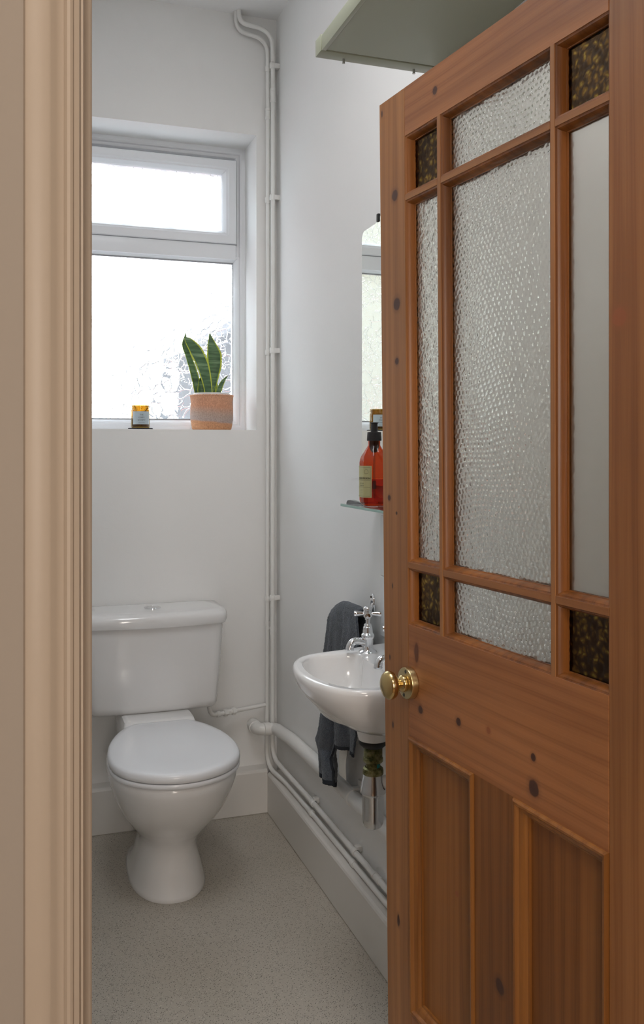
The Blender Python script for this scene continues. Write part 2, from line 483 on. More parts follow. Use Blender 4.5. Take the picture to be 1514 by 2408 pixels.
# door wall
m = MB()
m.box(-1.1, OX0 - .03, FH + .012, FY, 0, CZ); m.box(OX1 + .03, 1.3, FH + .012, FY, 0, CZ); m.box(OX0 - .03, OX1 + .03, FH + .012, FY, OZ + .03, CZ)
structure(m.build('wall_front', M['hallwall'], smooth=False), 'hall wall around the doorway', 'wall')
m = MB(); m.box(-1.2, -1.1, -1.7, FY, 0, CZ)
structure(m.build('wall_hall_left', M['hallwall'], smooth=False), 'left wall of the hall', 'wall')
m = MB(); m.box(1.3, 1.4, -1.7, FY, 0, CZ)
structure(m.build('wall_hall_right', M['hallwall'], smooth=False), 'right wall of the hall', 'wall')
m = MB(); m.box(-1.2, 1.4, -1.8, -1.7, 0, CZ)
structure(m.build('wall_hall_back', M['hallwall'], smooth=False), 'far wall of the hall behind the photographer', 'wall')

# skirtings
def skirting(name, p0, p1, nrm, h, label):
    """board profile swept straight from p0 to p1; nrm points into the room"""
    prof = [(0, 0), (.046, 0), (.049, .004), (.049, h - .010), (.046, h - .004), (.040, h), (0, h + .004)]
    m = MB(); rings = []
    for q in (p0, p1):
        rings.append([Vector(q) + Vector(nrm) * d + Vector((0, 0, z)) for d, z in prof])
    m.loft(rings)
    return structure(m.build(name, M['skirt'], angle=25), label, 'skirting board')
skirting('baseboard_right', (W, B - .048, 0), (W, FY, 0), (-1, 0, 0), .152, 'deep painted skirting board under the pipes on the right')
skirting('baseboard_back', (LX, B, 0), (W - .049, B, 0), (0, -1, 0), .163, 'painted skirting board behind the toilet')

# door lining + architrave (left jamb seen close up, right jamb and head)
def jamb_mesh(sign, x_in):
    """plan profile (x offset away from the opening, y) extruded up"""
    prof = [(-.0098, FY - .035), (0, FY - .035), (0, FY), (.030, FY), (.030, FH + .012),
            (.0445, FH + .012), (.0445, FH - .013), (.0435, FH - .0155), (.0415, FH - .0165), (.0270, FH - .0168), (.0250, FH - .0158),
            (.0215, FH - .0125), (.0180, FH - .0104), (.0158, FH - .0100), (.0150, FH - .0116), (.0134, FH - .0136), (.0112, FH - .0140), (.0092, FH - .0128),
            (.0082, FH - .0104), (.0060, FH - .0096), (.0042, FH - .0088), (.0034, FH - .0060), (.0026, FH - .0024), (.0010, FH - .0024), (0, FH - .0006),
            (0, FH + .045), (-.0085, FH + .0460), (-.0098, FH + .0475)]
    return prof
trim = empty('trim_1', (OX0, FH, 0)); structure(trim, 'cream painted door lining and moulded architrave on the left', 'door frame')
prof = jamb_mesh(1, 0)
m = MB(); m.loft([[Vector((-d, y - FH, z)) for d, y in prof] for z in (0, OZ + .0)])
m.build('door_lining', M['architrave'], trim, angle=28)
trim2 = empty('trim_2', (OX1, FH, 0)); structure(trim2, 'cream painted door lining on the hinge side', 'door frame')
m = MB(); m.loft([[Vector((d, y - FH, z)) for d, y in prof if True] for z in (0, OZ)])
m.build('door_lining', M['architrave'], trim2, angle=28)
trim3 = empty('trim_3', ((OX0 + OX1) / 2, FH, OZ)); structure(trim3, 'cream painted head of the door frame', 'door frame')
hw = (OX1 - OX0) / 2
m = MB(); m.loft([[Vector((x, y - FH, d)) for d, y in prof] for x in (-hw, hw)])
m.build('door_lining', M['architrave'], trim3, angle=28)

# ------------------------------------------------------------------ window_1
win = empty('window_1', (0, 3.47, WZ0)); structure(win, 'white plastic window with a top opener and patterned glass', 'window')
def frame_ring(m, x0, x1, z0, z1, prof, mi=0):
    """nested rectangles: prof = (inset, y) pairs -> mitred frame"""
    rings = []
    for d, y in prof:
        rings.append([Vector((x0 + d, y, z0 + d)), Vector((x1 - d, y, z0 + d)), Vector((x1 - d, y, z1 - d)), Vector((x0 + d, y, z1 - d))])
    m.loft(rings, loop=True, mi=mi)
z = lambda v: v - WZ0
fx0, fx1 = WX0 - .004, WX1 + .004
m = MB()
# outer frame: profile loops around (closed cross-section)
frame_ring(m, fx0, fx1, z(WZ0) - .004, z(WZ1) + .004,
           [(0, 0), (.018, .0), (.024, .003), (.0275, .010), (.030, .010), (.0375, .013), (.0425, .020), (.046, .030), (.046, .062), (0, .062)])
# transom bar between the lights
m.box(fx0 + .04, fx1 - .04, .0, .062, z(2.088), z(2.150), .004)
m.build('frame', M['upvc'], win, angle=25)
# bead of the lower fixed light
lx0, lx1, lz0, lz1 = fx0 + .040, fx1 - .040, z(1.462), z(2.092)
m = MB()
frame_ring(m, fx0 + .026, fx1 - .026, z(1.440), z(2.10), [(.0, .004), (.006, .003), (.012, .008), (.0185, .020), (.0215, .026), (.0215, .034), (.0, .034)])
m.build('glazing_bead', M['upvc'], win, angle=25)
m = MB(); frame_ring(m, lx0 + .003, lx1 - .003, lz0 - .002, lz1 - .012, [(0, .024), (.005, .024), (.005, .032), (0, .032)])
m.build('gasket', M['gasket'], win, smooth=False)
# top opener
sx0, sx1, sz0, sz1 = fx0 + .038, .833, z(2.148), z(2.474)
sash = MB()
frame_ring(sash, sx0, sx1, sz0, sz1, [(0, -.006), (.003, -.010), (.030, -.012), (.034, -.009), (.036, -.006), (.040, -.005), (.050, .008), (.054, .018), (.0545, .04), (0, .04)])
so = sash.build('opening_sash', M['upvc'], win, angle=22)
m = MB(); frame_ring(m, sx0 - .0025, sx1 + .0025, sz0 - .0025, sz1 + .0025, [(0, -.001), (.003, -.004), (.003, .01), (0, .01)])
m.build('seal', M['gasket'], so, smooth=False)
def pane(x0, x1, y0, y1, z0, z1, parent):
    m = MB(); m.box(x0, x1, y0, y1, z0, z1)
    o = m.build('pane', [M['pane_face'], M['floral']], parent, smooth=False)
    for p in o.data.polygons:
        if p.normal.y > .5: p.material_index = 1
pane(sx0 + .05, sx1 - .05, .020, .024, sz0 + .05, sz1 - .05, so)
pane(lx0, lx1, .026, .030, lz0 - .008, lz1 - .006, win)
# ------------------------------------------------------------------ door_1
DA = math.atan2(-.9958, .0911)
door = empty('door_1', (.6528, 1.5733, 0), DA)
structure(door, 'stripped pine door with textured glass panes standing open into the room', 'door')
def warp(p):
    n = .0089 * (p.z - 1.1) * (.62 - p.x) / .5 if p.x < .62 else 0
    return Vector((p.x, p.y - n, p.z))
TH = .033
S0, S1, A1, A2, B1, B2, S2, S3 = .016, .107, .2125, .2230, .5015, .5110, .6155, .7065
Z0, ZB, ZP, ZL, ZA1, ZA2, ZC1, ZC2, ZR, ZT = .012, .353, .843, 1.040, 1.140, 1.150, 1.787, 1.797, 1.900, 1.985
def dbox(name, x0, x1, z0, z1, mat, y0=0, y1=TH, bev=.0012, parent=door, nz=8):
    m = MB()
    # subdivided vertically so the warp bends it
    rings = []
    k = max(2, int(round((z1 - z0) / .12)) + 1)
    for i in range(k):
        zz = z0 + (z1 - z0) * i / (k - 1)
        rings.append([Vector((x0 + bev, y0, zz)), Vector((x1 - bev, y0, zz)), Vector((x1, y0 + bev, zz)), Vector((x1, y1 - bev, zz)),
                      Vector((x1 - bev, y1, zz)), Vector((x0 + bev, y1, zz)), Vector((x0, y1 - bev, zz)), Vector((x0, y0 + bev, zz))])
    m.loft(rings)
    return m.build(name, mat, parent, angle=20, deform=warp)
dbox('stile', S0, S1, Z0, ZT, M['stile']); dbox('stile', S2, S3, Z0, ZT, M['stile'])
dbox('top_rail', S1, S2, ZR, ZT, M['rail']); dbox('lock_rail', S1, S2, ZP, ZL, M['rail']); dbox('bottom_rail', S1, S2, Z0, ZB, M['rail'])
dbox('muntin', .3115, .416, ZB, ZP, M['panel'])
for x0, x1 in ((A1, A2), (B1, B2)): dbox('glazing_bar', x0, x1, ZL, ZR, M['stile'], bev=.0008)
for x0, x1 in ((S1, A1), (A2, B1), (B2, S2)):
    for z0, z1 in ((ZA1, ZA2), (ZC1, ZC2)): dbox('glazing_bar', x0, x1, z0, z1, M['bar'], bev=.0008)
def ring_mould(x0, x1, z0, z1, prof, name, parent, mat):
    m = MB(); rings = []
    kz = max(2, int((z1 - z0) / .12) + 1)
    for d, y in prof:
        L = []
        a, b, c, e = x0 + d, x1 - d, z0 + d, z1 - d
        L.append(Vector((a, y, c))); L.append(Vector((b, y, c)))
        for i in range(1, kz): L.append(Vector((b, y, c + (e - c) * i / kz)))
        L.append(Vector((b, y, e))); L.append(Vector((a, y, e)))
        for i in range(kz - 1, 0, -1): L.append(Vector((a, y, c + (e - c) * i / kz)))
        rings.append(L)
    m.loft(rings, loop=True)
    return m.build(name, mat, parent, angle=35, deform=warp)
OV = [(0, .0012), (.0016, .0022), (.0030, .0024), (.0042, .0040), (.0056, .0072), (.0066, .0112), (.0070, .0145), (.0082, .0150), (.0082, .0178), (.0, .0178)]
OVB = [(0, TH - .0008), (.0030, TH - .0012), (.0060, TH - .0060), (.0080, .0250), (.0080, .0224), (.0, .0224)]
# cell width, cell height, jitter, dome height, extra small noise for each kind of glass
PANE = [(.0066, .0064, .95, .00100), (.0100, .0080, .26, .00175), (.0110, .0095, .75, .00022), (.0105, .0100, .70, .0009)]
def hammered_pane(x0, x1, z0, z1, kind, mats, seed):
    """glass sheet whose front is really dimpled: one rounded hammer mark per cell"""
    cw, ch, jit, amp = kind
    rng = np.random.RandomState(100 + seed)
    nx, nz = int((x1 - x0) / cw * 6) + 2, int((z1 - z0) / ch * 6) + 2
    X, Z = np.meshgrid(np.linspace(x0, x1, nx), np.linspace(z0, z1, nz))
    U, V = (X - x0) / cw, (Z - z0) / ch
    wob = .9 * np.sin(V * .16 + seed) + .5 * np.sin(V * .37 + U * .21)      # marks run in wavy, swirling rows
    U = U + wob * .8; V = V + .8 * np.sin(U * .19 + seed * 2) + .4 * np.sin(U * .41 + V * .13)
    oi, oj = int(np.floor(U.min())) - 2, int(np.floor(V.min())) - 2
    gu, gv = int(np.ceil(U.max())) - oi + 4, int(np.ceil(V.max())) - oj + 4
    JX, JZ = (rng.rand(gv, gu) - .5) * jit, (rng.rand(gv, gu) - .5) * jit
    best = np.full(X.shape, 9.); CI, CJ = np.floor(U).astype(int), np.floor(V).astype(int)
    for dj in (-1, 0, 1):
        for di in (-2, -1, 0, 1, 2):
            ii, jj = CI + di, CJ + dj
            off = .5 * (jj % 2)
            cx_ = ii + .5 + off + JX[jj - oj, ii - oi]; cz_ = jj + .5 + JZ[jj - oj, ii - oi]
            best = np.minimum(best, (U - cx_) ** 2 + (V - cz_) ** 2)
    h = amp * (1 - np.minimum(best, .55) / .36)
    Y = .0180 - h
    P = np.stack([X, Y, Z], -1).reshape(-1, 3)
    bk = np.array([[x0, .0222, z0], [x1, .0222, z0], [x1, .0222, z1], [x0, .0222, z1]])
    P = np.vstack([P, bk])
    P[:, 1] -= np.where(P[:, 0] < .62, .0089 * (P[:, 2] - 1.1) * (.62 - P[:, 0]) / .5, 0)
    idx = np.arange(nx * nz).reshape(nz, nx)
    q = np.stack([idx[:-1, :-1], idx[:-1, 1:], idx[1:, 1:], idx[1:, :-1]], -1).reshape(-1, 4)
    n0 = nx * nz
    c = [int(idx[0, 0]), int(idx[0, -1]), int(idx[-1, -1]), int(idx[-1, 0])]
    ex = [[n0 + 3, n0 + 2, n0 + 1, n0]] + [[c[k], n0 + k, n0 + (k + 1) % 4, c[(k + 1) % 4]] for k in range(4)]
    me = bpy.data.meshes.new('pane'); me.from_pydata(P.tolist(), [], q.tolist() + ex)
    for m_ in mats: me.materials.append(m_)
    nq = len(q)
    mi = np.zeros(len(me.polygons), dtype=np.int32); mi[:nq] = 1; me.polygons.foreach_set('material_index', mi)
    sm = np.zeros(len(me.polygons), dtype=bool); sm[:nq] = True; me.polygons.foreach_set('use_smooth', sm)
    me.update()
    o = bpy.data.objects.new('pane', me); COL.objects.link(o); o.parent = door
    return o
cols = ((S1, A1), (A2, B1), (B2, S2)); rows = ((ZL, ZA1), (ZA2, ZC1), (ZC2, ZR))
for i, (x0, x1) in enumerate(cols):
    for j, (z0, z1) in enumerate(rows):
        mo = ring_mould(x0, x1, z0, z1, OV, 'moulding', door, M['bead'])
        ring_mould(x0, x1, z0, z1, OVB, 'rear_moulding', door, M['bead'])
        corner = i != 1 and j != 1
        mat = M['amber_pane'] if corner else (M['frosty'] if i == 2 else M['hammered'])
        po = hammered_pane(x0 + .002, x1 - .002, z0 + .002, z1 - .002, PANE[(2 if i == 2 else i) if not corner else 3], [M['pane_face'] if corner else mat, mat], i * 3 + j)
        tag(po, 'small amber textured pane' if corner else 'clear hammered pane')
PM = [(0, .0), (.0010, -.0030), (.0036, -.0048), (.0070, -.0042), (.0092, -.0016), (.0104, .0012), (.0128, .0020), (.0165, .0034), (.0192, .0062), (.0206, .0092), (.0235, .0098), (.0235, .0150), (0, .0150)]
for x0, x1 in ((S1, .3115), (.416, S2)):
    dbox('panel', x0 + .001, x1 - .001, ZB + .001, ZP - .001, M['panel'], .0135, .0195)
    ring_mould(x0, x1, ZB, ZP, PM, 'panel_moulding', door, M['pbead'])
    ring_mould(x0, x1, ZB, ZP, [(d, TH - y) for d, y in PM[:-2]] + [(.0235, .0200), (0, .0200)], 'rear_moulding', door, M['bead'])
# brass knob: rose, neck and oval head, axis -Y of the door
RX = Matrix.Rotation(PI / 2, 3, 'X')        # local z -> -y
m = MB()
m.lathe([(.0090, .012), (.0094, .016), (.0082, .021), (.0080, .025), (.0110, .0275), (.0175, .0310), (.0225, .0355), (.0247, .0405), (.0243, .0450), (.0215, .0492), (.0160, .0525), (.0085, .0545), (.0, .0550)], (.1157, 0, .939), 48, M=RX, cap1=False)
m.lathe([(.0128, .0112), (.0146, .0135), (.0150, .0165), (.0135, .0195), (.0095, .0225), (.0085, .0240)], (.1157, 0, .939), 40, M=RX)
kn = m.build('door_knob', M['brass'], door, angle=60)
m = MB(); m.lathe([(.0275, -.0005), (.0275, .0095), (.0268, .0110), (.0252, .0115), (.0, .0115)], (.1157, 0, .939), 48, M=RX, cap1=False)
ro = m.build('rose', M['brass_dull'], kn, angle=30)
for q in (1, -1):
    m = MB(); m.lathe([(.0032, .0100), (.0032, .0118), (.0, .0118)], (.1157 + .003 * q, 0, .939 + .021 * q), 16, M=RX, cap1=False)
    m.build('rose_screw', M['hole'], kn)

# ------------------------------------------------------------------ toilet
CXT = .465
toilet = empty('toilet', (CXT, 3.0, 0))
tag(toilet, 'white close coupled toilet with closed lid below the window', 'toilet')
def egg_ring(zz, hw, yf, yb, ymid=None, nf=2.2, nb=2.6, n=56, x0=0):
    ym = ymid if ymid is not None else yf + (yb - yf) * .42
    L = []
    for i in range(n):
        a = 2 * PI * i / n
        ca, sa = math.cos(a), math.sin(a)
        e = nf if sa < 0 else nb
        x = hw * math.copysign(abs(ca) ** (2 / e), ca)
        y = math.copysign(abs(sa) ** (2 / e), sa)
        y = ym + (y * (ym - yf) if sa < 0 else y * (yb - ym))
        L.append(Vector((x + x0, y - 3.0, zz)))
    return L
rows_ = [(.000, .116, 2.690, 3.16), (.004, .1175, 2.688, 3.16), (.014, .1140, 2.691, 3.14), (.040, .1060, 2.699, 3.10), (.075, .0965, 2.708, 3.07), (.105, .0895, 2.714, 3.06), (.130, .0865, 2.714, 3.06),
         (.155, .0900, 2.706, 3.07), (.180, .1020, 2.688, 3.08), (.210, .1240, 2.655, 3.09), (.240, .1440, 2.622, 3.10), (.270, .1590, 2.594, 3.10), (.300, .1710, 2.570, 3.10), (.335, .1815, 2.549, 3.10), (.365, .1895, 2.536, 3.10),
         (.384, .1905, 2.531, 3.10), (.392, .1890, 2.533, 3.098), (.396, .1850, 2.538, 3.095)]
m = MB()
m.loft([egg_ring(*r) for r in rows_], cap1=False)
# rim turning inward into the bowl
inner = [(.396, .150, 2.585, 3.0), (.388, .142, 2.592, 2.99), (.340, .135, 2.60, 2.98), (.26, .10, 2.66, 2.93), (.20, .05, 2.74, 2.86)]
m.loft([egg_ring(*rows_[-1])] + [egg_ring(*r) for r in inner], cap0=False, cap1=True)
m.build('pan', M['ceramic'], toilet, angle=50)
# moulded ear grips left and right under the rim are part of the pan; coupling shelf
m = MB()
def rrect(hw, y0, y1, zz, r=.02, n=5):
    L = []
    for (cx_, cy_, a0) in ((hw - r, y1 - r, 0), (-hw + r, y1 - r, PI / 2), (-hw + r, y0 + r, PI), (hw - r, y0 + r, 1.5 * PI)):
        for k in range(n + 1):
            a = a0 + PI / 2 * k / n
            L.append(Vector((cx_ + r * math.cos(a), cy_ + r * math.sin(a) - 3.0, zz)))
    return L
m.loft([rrect(.085, 3.03, 3.22, .16), rrect(.100, 3.01, 3.235, .25), rrect(.116, 2.965, 3.245, .36), rrect(.121, 2.955, 3.25, .40), rrect(.118, 2.985, 3.25, .440), rrect(.114, 3.0, 3.25, .452, .022), rrect(.106, 3.01, 3.245, .455, .02)])
m.build('coupling_shelf', M['ceramic'], toilet, angle=40)
# seat + lid outline
lid_nodes = [(2.522, 0), (2.524, .028), (2.532, .060), (2.548, .096), (2.575, .133), (2.615, .166), (2.665, .187), (2.72, .1945), (2.78, .1925), (2.84, .183), (2.90, .164), (2.95, .141), (2.985, .118), (3.003, .098), (3.010, .080), (3.012, 0)]
half = [Vector((x, y, 0)) for y, x in lid_nodes]
half = catmull(half, 3)
def outline(scale, zz, dz_back=0.0):
    yc = 2.765
    R = [Vector((p.x * scale, yc + (p.y - yc) * scale - 3.0, zz + dz_back * (p.y - 2.52) / .5)) for p in half]
    Lf = [Vector((-v.x, v.y, v.z)) for v in reversed(R[1:-1])]
    return R + Lf
m = MB()
m.loft([outline(.965, .3975, .004), outline(.987, .3985, .004), outline(.994, .402, .004), outline(.994, .408, .004), outline(.985, .4115, .004), outline(.95, .412, .004)])
m.build('seat', M['seatplastic'], toilet, angle=35)
m = MB()
m.loft([outline(.96, .4135, .006), outline(.988, .4145, .006), outline(.998, .4185, .008), outline(1.0, .425, .010), outline(.996, .431, .011), outline(.984, .4362, .012), outline(.955, .4395, .012), outline(.88, .4415, .012), outline(.6, .4435, .012), outline(.25, .4440, .012)])
m.build('lid', M['seatplastic'], toilet, angle=50)
for sx in (-.07, .07):
    m = MB(); m.tube([(sx - .02, .018, .432), (sx + .02, .018, .432)], .011, 20)
    m.build('hinge', M['seatplastic'], toilet)
# cistern
def cist_ring(zz, hw, yf, yside, yb, r=.03, n=40):
    """front bowed from yside at the corners to yf in the middle"""
    L = []
    for i in range(n + 1):
        t = -1 + 2 * i / n
        x = hw * t
        e = abs(t)
        y = yf + (yside - yf) * e ** 2.2
        if e > .86:
            q = (e - .86) / .14
            y += r * (1 - math.sqrt(max(0, 1 - q * q)))
        L.append(Vector((x, y - 3.0, zz)))
    L.append(Vector((hw, yb - 3.0, zz))); L.append(Vector((-hw, yb - 3.0, zz)))
    return L
m = MB()
m.loft([cist_ring(.452, .196, 3.115, 3.125, 3.27, .02), cist_ring(.4545, .212, 3.098, 3.112, 3.28, .03), cist_ring(.464, .2195, 3.087, 3.105, 3.283, .035), cist_ring(.48, .2215, 3.082, 3.103, 3.285, .035), cist_ring(.60, .2305, 3.074, 3.098, 3.287, .035), cist_ring(.748, .2405, 3.066, 3.094, 3.287, .035)])
m.build('cistern', M['ceramic'], toilet, angle=50)
m = MB()
m.loft([cist_ring(.7475, .244, 3.060, 3.092, 3.288, .04), cist_ring(.7490, .2505, 3.053, 3.086, 3.290, .045), cist_ring(.756, .2530, 3.050, 3.083, 3.290, .045), cist_ring(.774, .2530, 3.050, 3.083, 3.290, .045), cist_ring(.785, .2500, 3.053, 3.087, 3.289, .045), cist_ring(.7925, .2420, 3.062, 3.095, 3.286, .045), cist_ring(.7955, .228, 3.078, 3.11, 3.279, .04), cist_ring(.7965, .19, 3.11, 3.135, 3.26, .03)])
m.build('cistern_lid', M['ceramic'], toilet, angle=50)
m = MB(); m.lathe([(.0285, .7955), (.0285, .7990), (.0265, .8005), (.0225, .8005), (.0215, .7985), (.0205, .7985), (.0200, .8003), (.012, .8012), (0, .8014)], (.0, .175, 0), 40, cap1=False)
tag(m.build('flush_button', M['chrome'], toilet, angle=30), 'round chrome flush button')

# ------------------------------------------------------------------ pipes
# hot and cold risers in the corner running down and along the skirting
ap = smooth_path([(.793, 3.262, CZ + .02), (.795, 3.262, 2.918), (.921, 3.258, 2.905), (.9225, 3.258, 2.70), (.921, 3.258, 1.0), (.918, 3.250, .205), (.9285, 2.8, .199), (.929, 1.0, .196)], .075, 10)
pa = empty('supply_pipe', (.921, 3.258, 0)); tag(pa, 'white painted water pipe nearer the right wall, upper of two along the skirting', 'pipe', 'painted water pipes in the corner')
loc = lambda P, o: [Vector(p) - Vector(o) for p in P]
m = MB(); m.tube(loc(ap, (.921, 3.258, 0)), .0085); m.build('pipe_run', M['pipe'], pa)
bp_ = smooth_path([(.786, 3.277, CZ + .02), (.786, 3.277, 2.892), (.906, 3.275, 2.880), (.908, 3.275, 2.70), (.907, 3.275, 1.0), (.902, 3.270, .167), (.921, 3.1, .1655), (.9245, 2.8, .1655), (.925, 1.0, .1645)], .075, 10)
pb = empty('supply_pipe', (.907, 3.275, 0)); tag(pb, 'white painted water pipe further from the right wall, resting on the skirting top', 'pipe', 'painted water pipes in the corner')
m = MB(); m.tube(loc(bp_, (.907, 3.275, 0)), .0078); m.build('pipe_run', M['pipe'], pb)
def clip_v(zz, parent, o):
    m = MB()
    m.lathe([(.0104, -.011), (.0112, -.009), (.0112, .009), (.0104, .011)], Vector((.921, 3.258, zz)) - Vector(o), 24)
    m2 = MB(); m2.lathe([(.0088, -.014), (.0102, -.012), (.0102, .006), (.0088, .008)], Vector((0, 0, zz - .004)), 24)
    m2.build('pipe_clip', M['pipe'], pb)
    v = Vector((.921, 3.258, zz)) - Vector(o)
    m.box(v.x + .004, W - o[0], v.y - .010, v.y + .012, v.z - .009, v.z + .009, .002)
    return m.build('pipe_clip', M['pipe'], parent)
for zz in (2.775, 2.285, 1.715, .795): clip_v(zz, pa, (.921, 3.258, 0))
def coupling(P, axis, r, L, parent, o, name='coupling'):
    m = MB(); q = Vector(P) - Vector(o)
    Mx = Vector((0, 0, 1)).rotation_difference(Vector(axis)).to_matrix()
    m.lathe([(r, -L), (r + .0018, -L + .002), (r + .0018, -L + .010), (r + .0006, -L + .011), (r + .0006, L - .011), (r + .0018, L - .010), (r + .0018, L - .002), (r, L)], q, 24, M=Mx)
    return m.build(name, M['pipe'], parent)
coupling((.9225, 3.258, 2.665), (0, 0, 1), .0092, .026, pa, (.921, 3.258, 0)); coupling((.9205, 3.258, .672), (0, 0, 1), .0090, .016, pa, (.921, 3.258, 0))
coupling((.908, 3.275, 2.60), (0, 0, 1), .0086, .022, pb, (.907, 3.275, 0)); coupling((.9065, 3.275, .690), (0, 0, 1), .0082, .016, pb, (.907, 3.275, 0))
coupling((.929, 2.255, .1975), (0, 1, 0), .0090, .022, pa, (.921, 3.258, 0))
for yy in (2.80, 2.42):
    o = (.921, 3.258, 0); m = MB(); ay = Matrix.Rotation(PI / 2, 3, 'X')
    zc = .1985
    m.lathe([(.0104, -.010), (.0116, -.008), (.0116, .008), (.0104, .010)], Vector((.929, yy, zc)) - Vector(o), 24, M=ay)
    q = Vector((.929, yy, zc)) - Vector(o)
    m.box(q.x, W - o[0], q.y - .010, q.y + .010, q.z + .002, q.z + .018, .002)
    m.build('pipe_clip', M['pipe'], pa)
    o2 = (.907, 3.275, 0); m = MB()
    m.lathe([(.0094, -.010), (.0106, -.008), (.0106, .008), (.0094, .010)], Vector((.9247, yy + .004, .1655)) - Vector(o2), 24, M=ay)
    m.build('pipe_clip', M['pipe'], pb)
# waste pipe
wo = (.86, 3.25, .32)
wp = smooth_path([(.853, B, .322), (.853, 3.216, .322), (.9195, 3.214, .322), (.9215, 3.0, .342), (.9225, 1.2, .385)], .042, 9)
wpipe = empty('waste_pipe', wo); tag(wpipe, 'thick white plastic waste pipe running along the wall behind the basin trap', 'pipe')
m = MB(); m.tube(loc(wp, wo), .0215, 28); m.build('pipe_run', M['pipe'], wpipe)
m = MB(); m.lathe([(.0215, -.018), (.0245, -.016), (.0245, .016), (.0215, .018)], Vector((.853, 3.262, .322)) - Vector(wo), 28, M=RX); m.build('coupling', M['pipe'], wpipe)
m = MB(); mz = Vector((0, 0, 1)).rotation_difference(Vector((1, 0, 0))).to_matrix()
m.lathe([(.0215, -.012), (.0240, -.010), (.0240, .010), (.0215, .012)], Vector((.887, 3.215, .322)) - Vector(wo), 28, M=mz); m.build('coupling', M['pipe'], wpipe)
m = MB(); cpt = Vector((.9220, 2.42, .356)) - Vector(wo)
m.lathe([(.0222, -.010), (.0250, -.008), (.0250, .008), (.0222, .010)], cpt, 28, M=RX)
m.box(W - wo[0] - .006, W - wo[0], cpt.y - .012, cpt.y + .012, cpt.z - .030, cpt.z + .046, .002)
m.box(cpt.x - .004, W - wo[0], cpt.y - .010, cpt.y + .010, cpt.z + .018, cpt.z + .028, .002)
m.build('pipe_clip', M['pipe'], wpipe)
# cistern inlet
io = (.78, 3.255, .39)
ip = smooth_path([(.8950, 3.268, .396), (.80, 3.252, .391), (.676, 3.205, .394), (.668, 3.20, .4515)], .022, 7)
inl = empty('inlet_pipe', io); tag(inl, 'short white water pipe with isolating valve feeding the cistern', 'pipe')
m = MB(); m.tube(loc(ip, io), .0075, 20); m.build('pipe_run', M['pipe'], inl)
ax = (Vector((.80, 3.252, .391)) - Vector((.676, 3.205, .394))).normalized()
def nut(P, r, L, name):
    m = MB(); Mx = Vector((0, 0, 1)).rotation_difference(ax).to_matrix()
    m.lathe([(r, -L), (r + .0012, -L + .0012), (r + .0012, L - .0012), (r, L)], Vector(P) - Vector(io), 6 if name == 'nut' else 20, M=Mx); return m.build(name, M['pipe'], inl, angle=25)
nut((.768, 3.240, .3918), .0122, .008, 'nut'); nut((.735, 3.2274, .3926), .0118, .008, 'nut')
m = MB(); mx = Vector((0, 0, 1)).rotation_difference(ax).to_matrix()
m.lathe([(.0098, -.014), (.0098, .014)], Vector((.752, 3.234, .3922)) - Vector(io), 20, M=mx); m.lathe([(.0055, 0), (.0055, .012)], Vector((.752, 3.234, .3922)) - Vector(io), 14, M=RX)
m.build('isolating_valve', M['pipe'], inl)
nut((.706, 3.2164, .3933), .0092, .007, 'collar')

# ------------------------------------------------------------------ basin
bo = (W, 2.0, .69)
basin = empty('wash_basin', bo); tag(basin, 'small white ceramic wash basin hung on the right wall', 'basin')
_o = [(.000, .250), (.050, .240), (.100, .222), (.150, .2095), (.200, .1985), (.240, .186), (.268, .166), (.288, .138), (.302, .104), (.312, .064), (.317, .028), (.3185, 0)]
_i = [(.121, .095), (.113, .125), (.120, .147), (.148, .161), (.205, .165), (.238, .155), (.258, .134), (.274, .108), (.284, .078), (.290, .046), (.2925, .020), (.293, 0)]
def plan(nodes, zz, s=1.0, ps=1.0, pc=0., dp=0.0, tilt=0.0):
    """basin plan ring: q along wall, p projection; mirrored"""
    R = [(p, q) for p, q in nodes]
    full = R + [(p, -q) for p, q in reversed(R[:-1])]
    L = []
    for p, q in full:
        pp = pc + (p - pc) * ps + dp
        L.append(Vector((-pp, q * s, zz - .69 + tilt * pp)))
    return L
def densify(nodes, n=4):
    c = catmull([Vector((p, q, 0)) for p, q in nodes], n); return [(v.x, v.y) for v in c]
_o, _i = densify(_o), densify(_i)
m = MB()
outer = [plan(_o, .8255, .992, .993), plan(_o, .818, 1.0, 1.0), plan(_o, .795, .985, .982), plan(_o, .770, .930, .925), plan(_o, .745, .845, .850), plan(_o, .722, .730, .760), plan(_o, .704, .590, .660), plan(_o, .692, .43, .58), plan(_o, .687, .30, .53)]
rimtop = plan(_o, .830, .965, .970); rim2 = plan(_o, .8292, .980, .983)
m.loft(list(reversed(outer)) + [rim2, rimtop], cap0=True, cap1=False)
il = [plan(_i, .8295, 1.02, 1.012, .2), plan(_i, .8265, 1.0, 1.0, .2), plan(_i, .818, .985, .985, .2), plan(_i, .790, .94, .94, .2), plan(_i, .755, .83, .84, .2), plan(_i, .728, .64, .66, .19), plan(_i, .716, .38, .42, .18), plan(_i, .712, .14, .16, .165)]
# bridge between outer rim and bowl edge: both rings share the same point count
m.loft([rimtop] + il, cap0=False, cap1=True)
m.build('bowl', M['ceramic'], basin, angle=60)
TX, TY = .825, 2.03
m = MB(); m.lathe([(.058, .715), (.050, .698), (.0425, .684), (.0400, .672), (.0365, .655), (.0350, .6505), (.030, .650)], (TX - bo[0], TY - bo[1], -.69), 40)
m.build('waste_boss', M['ceramic'], basin, angle=50)

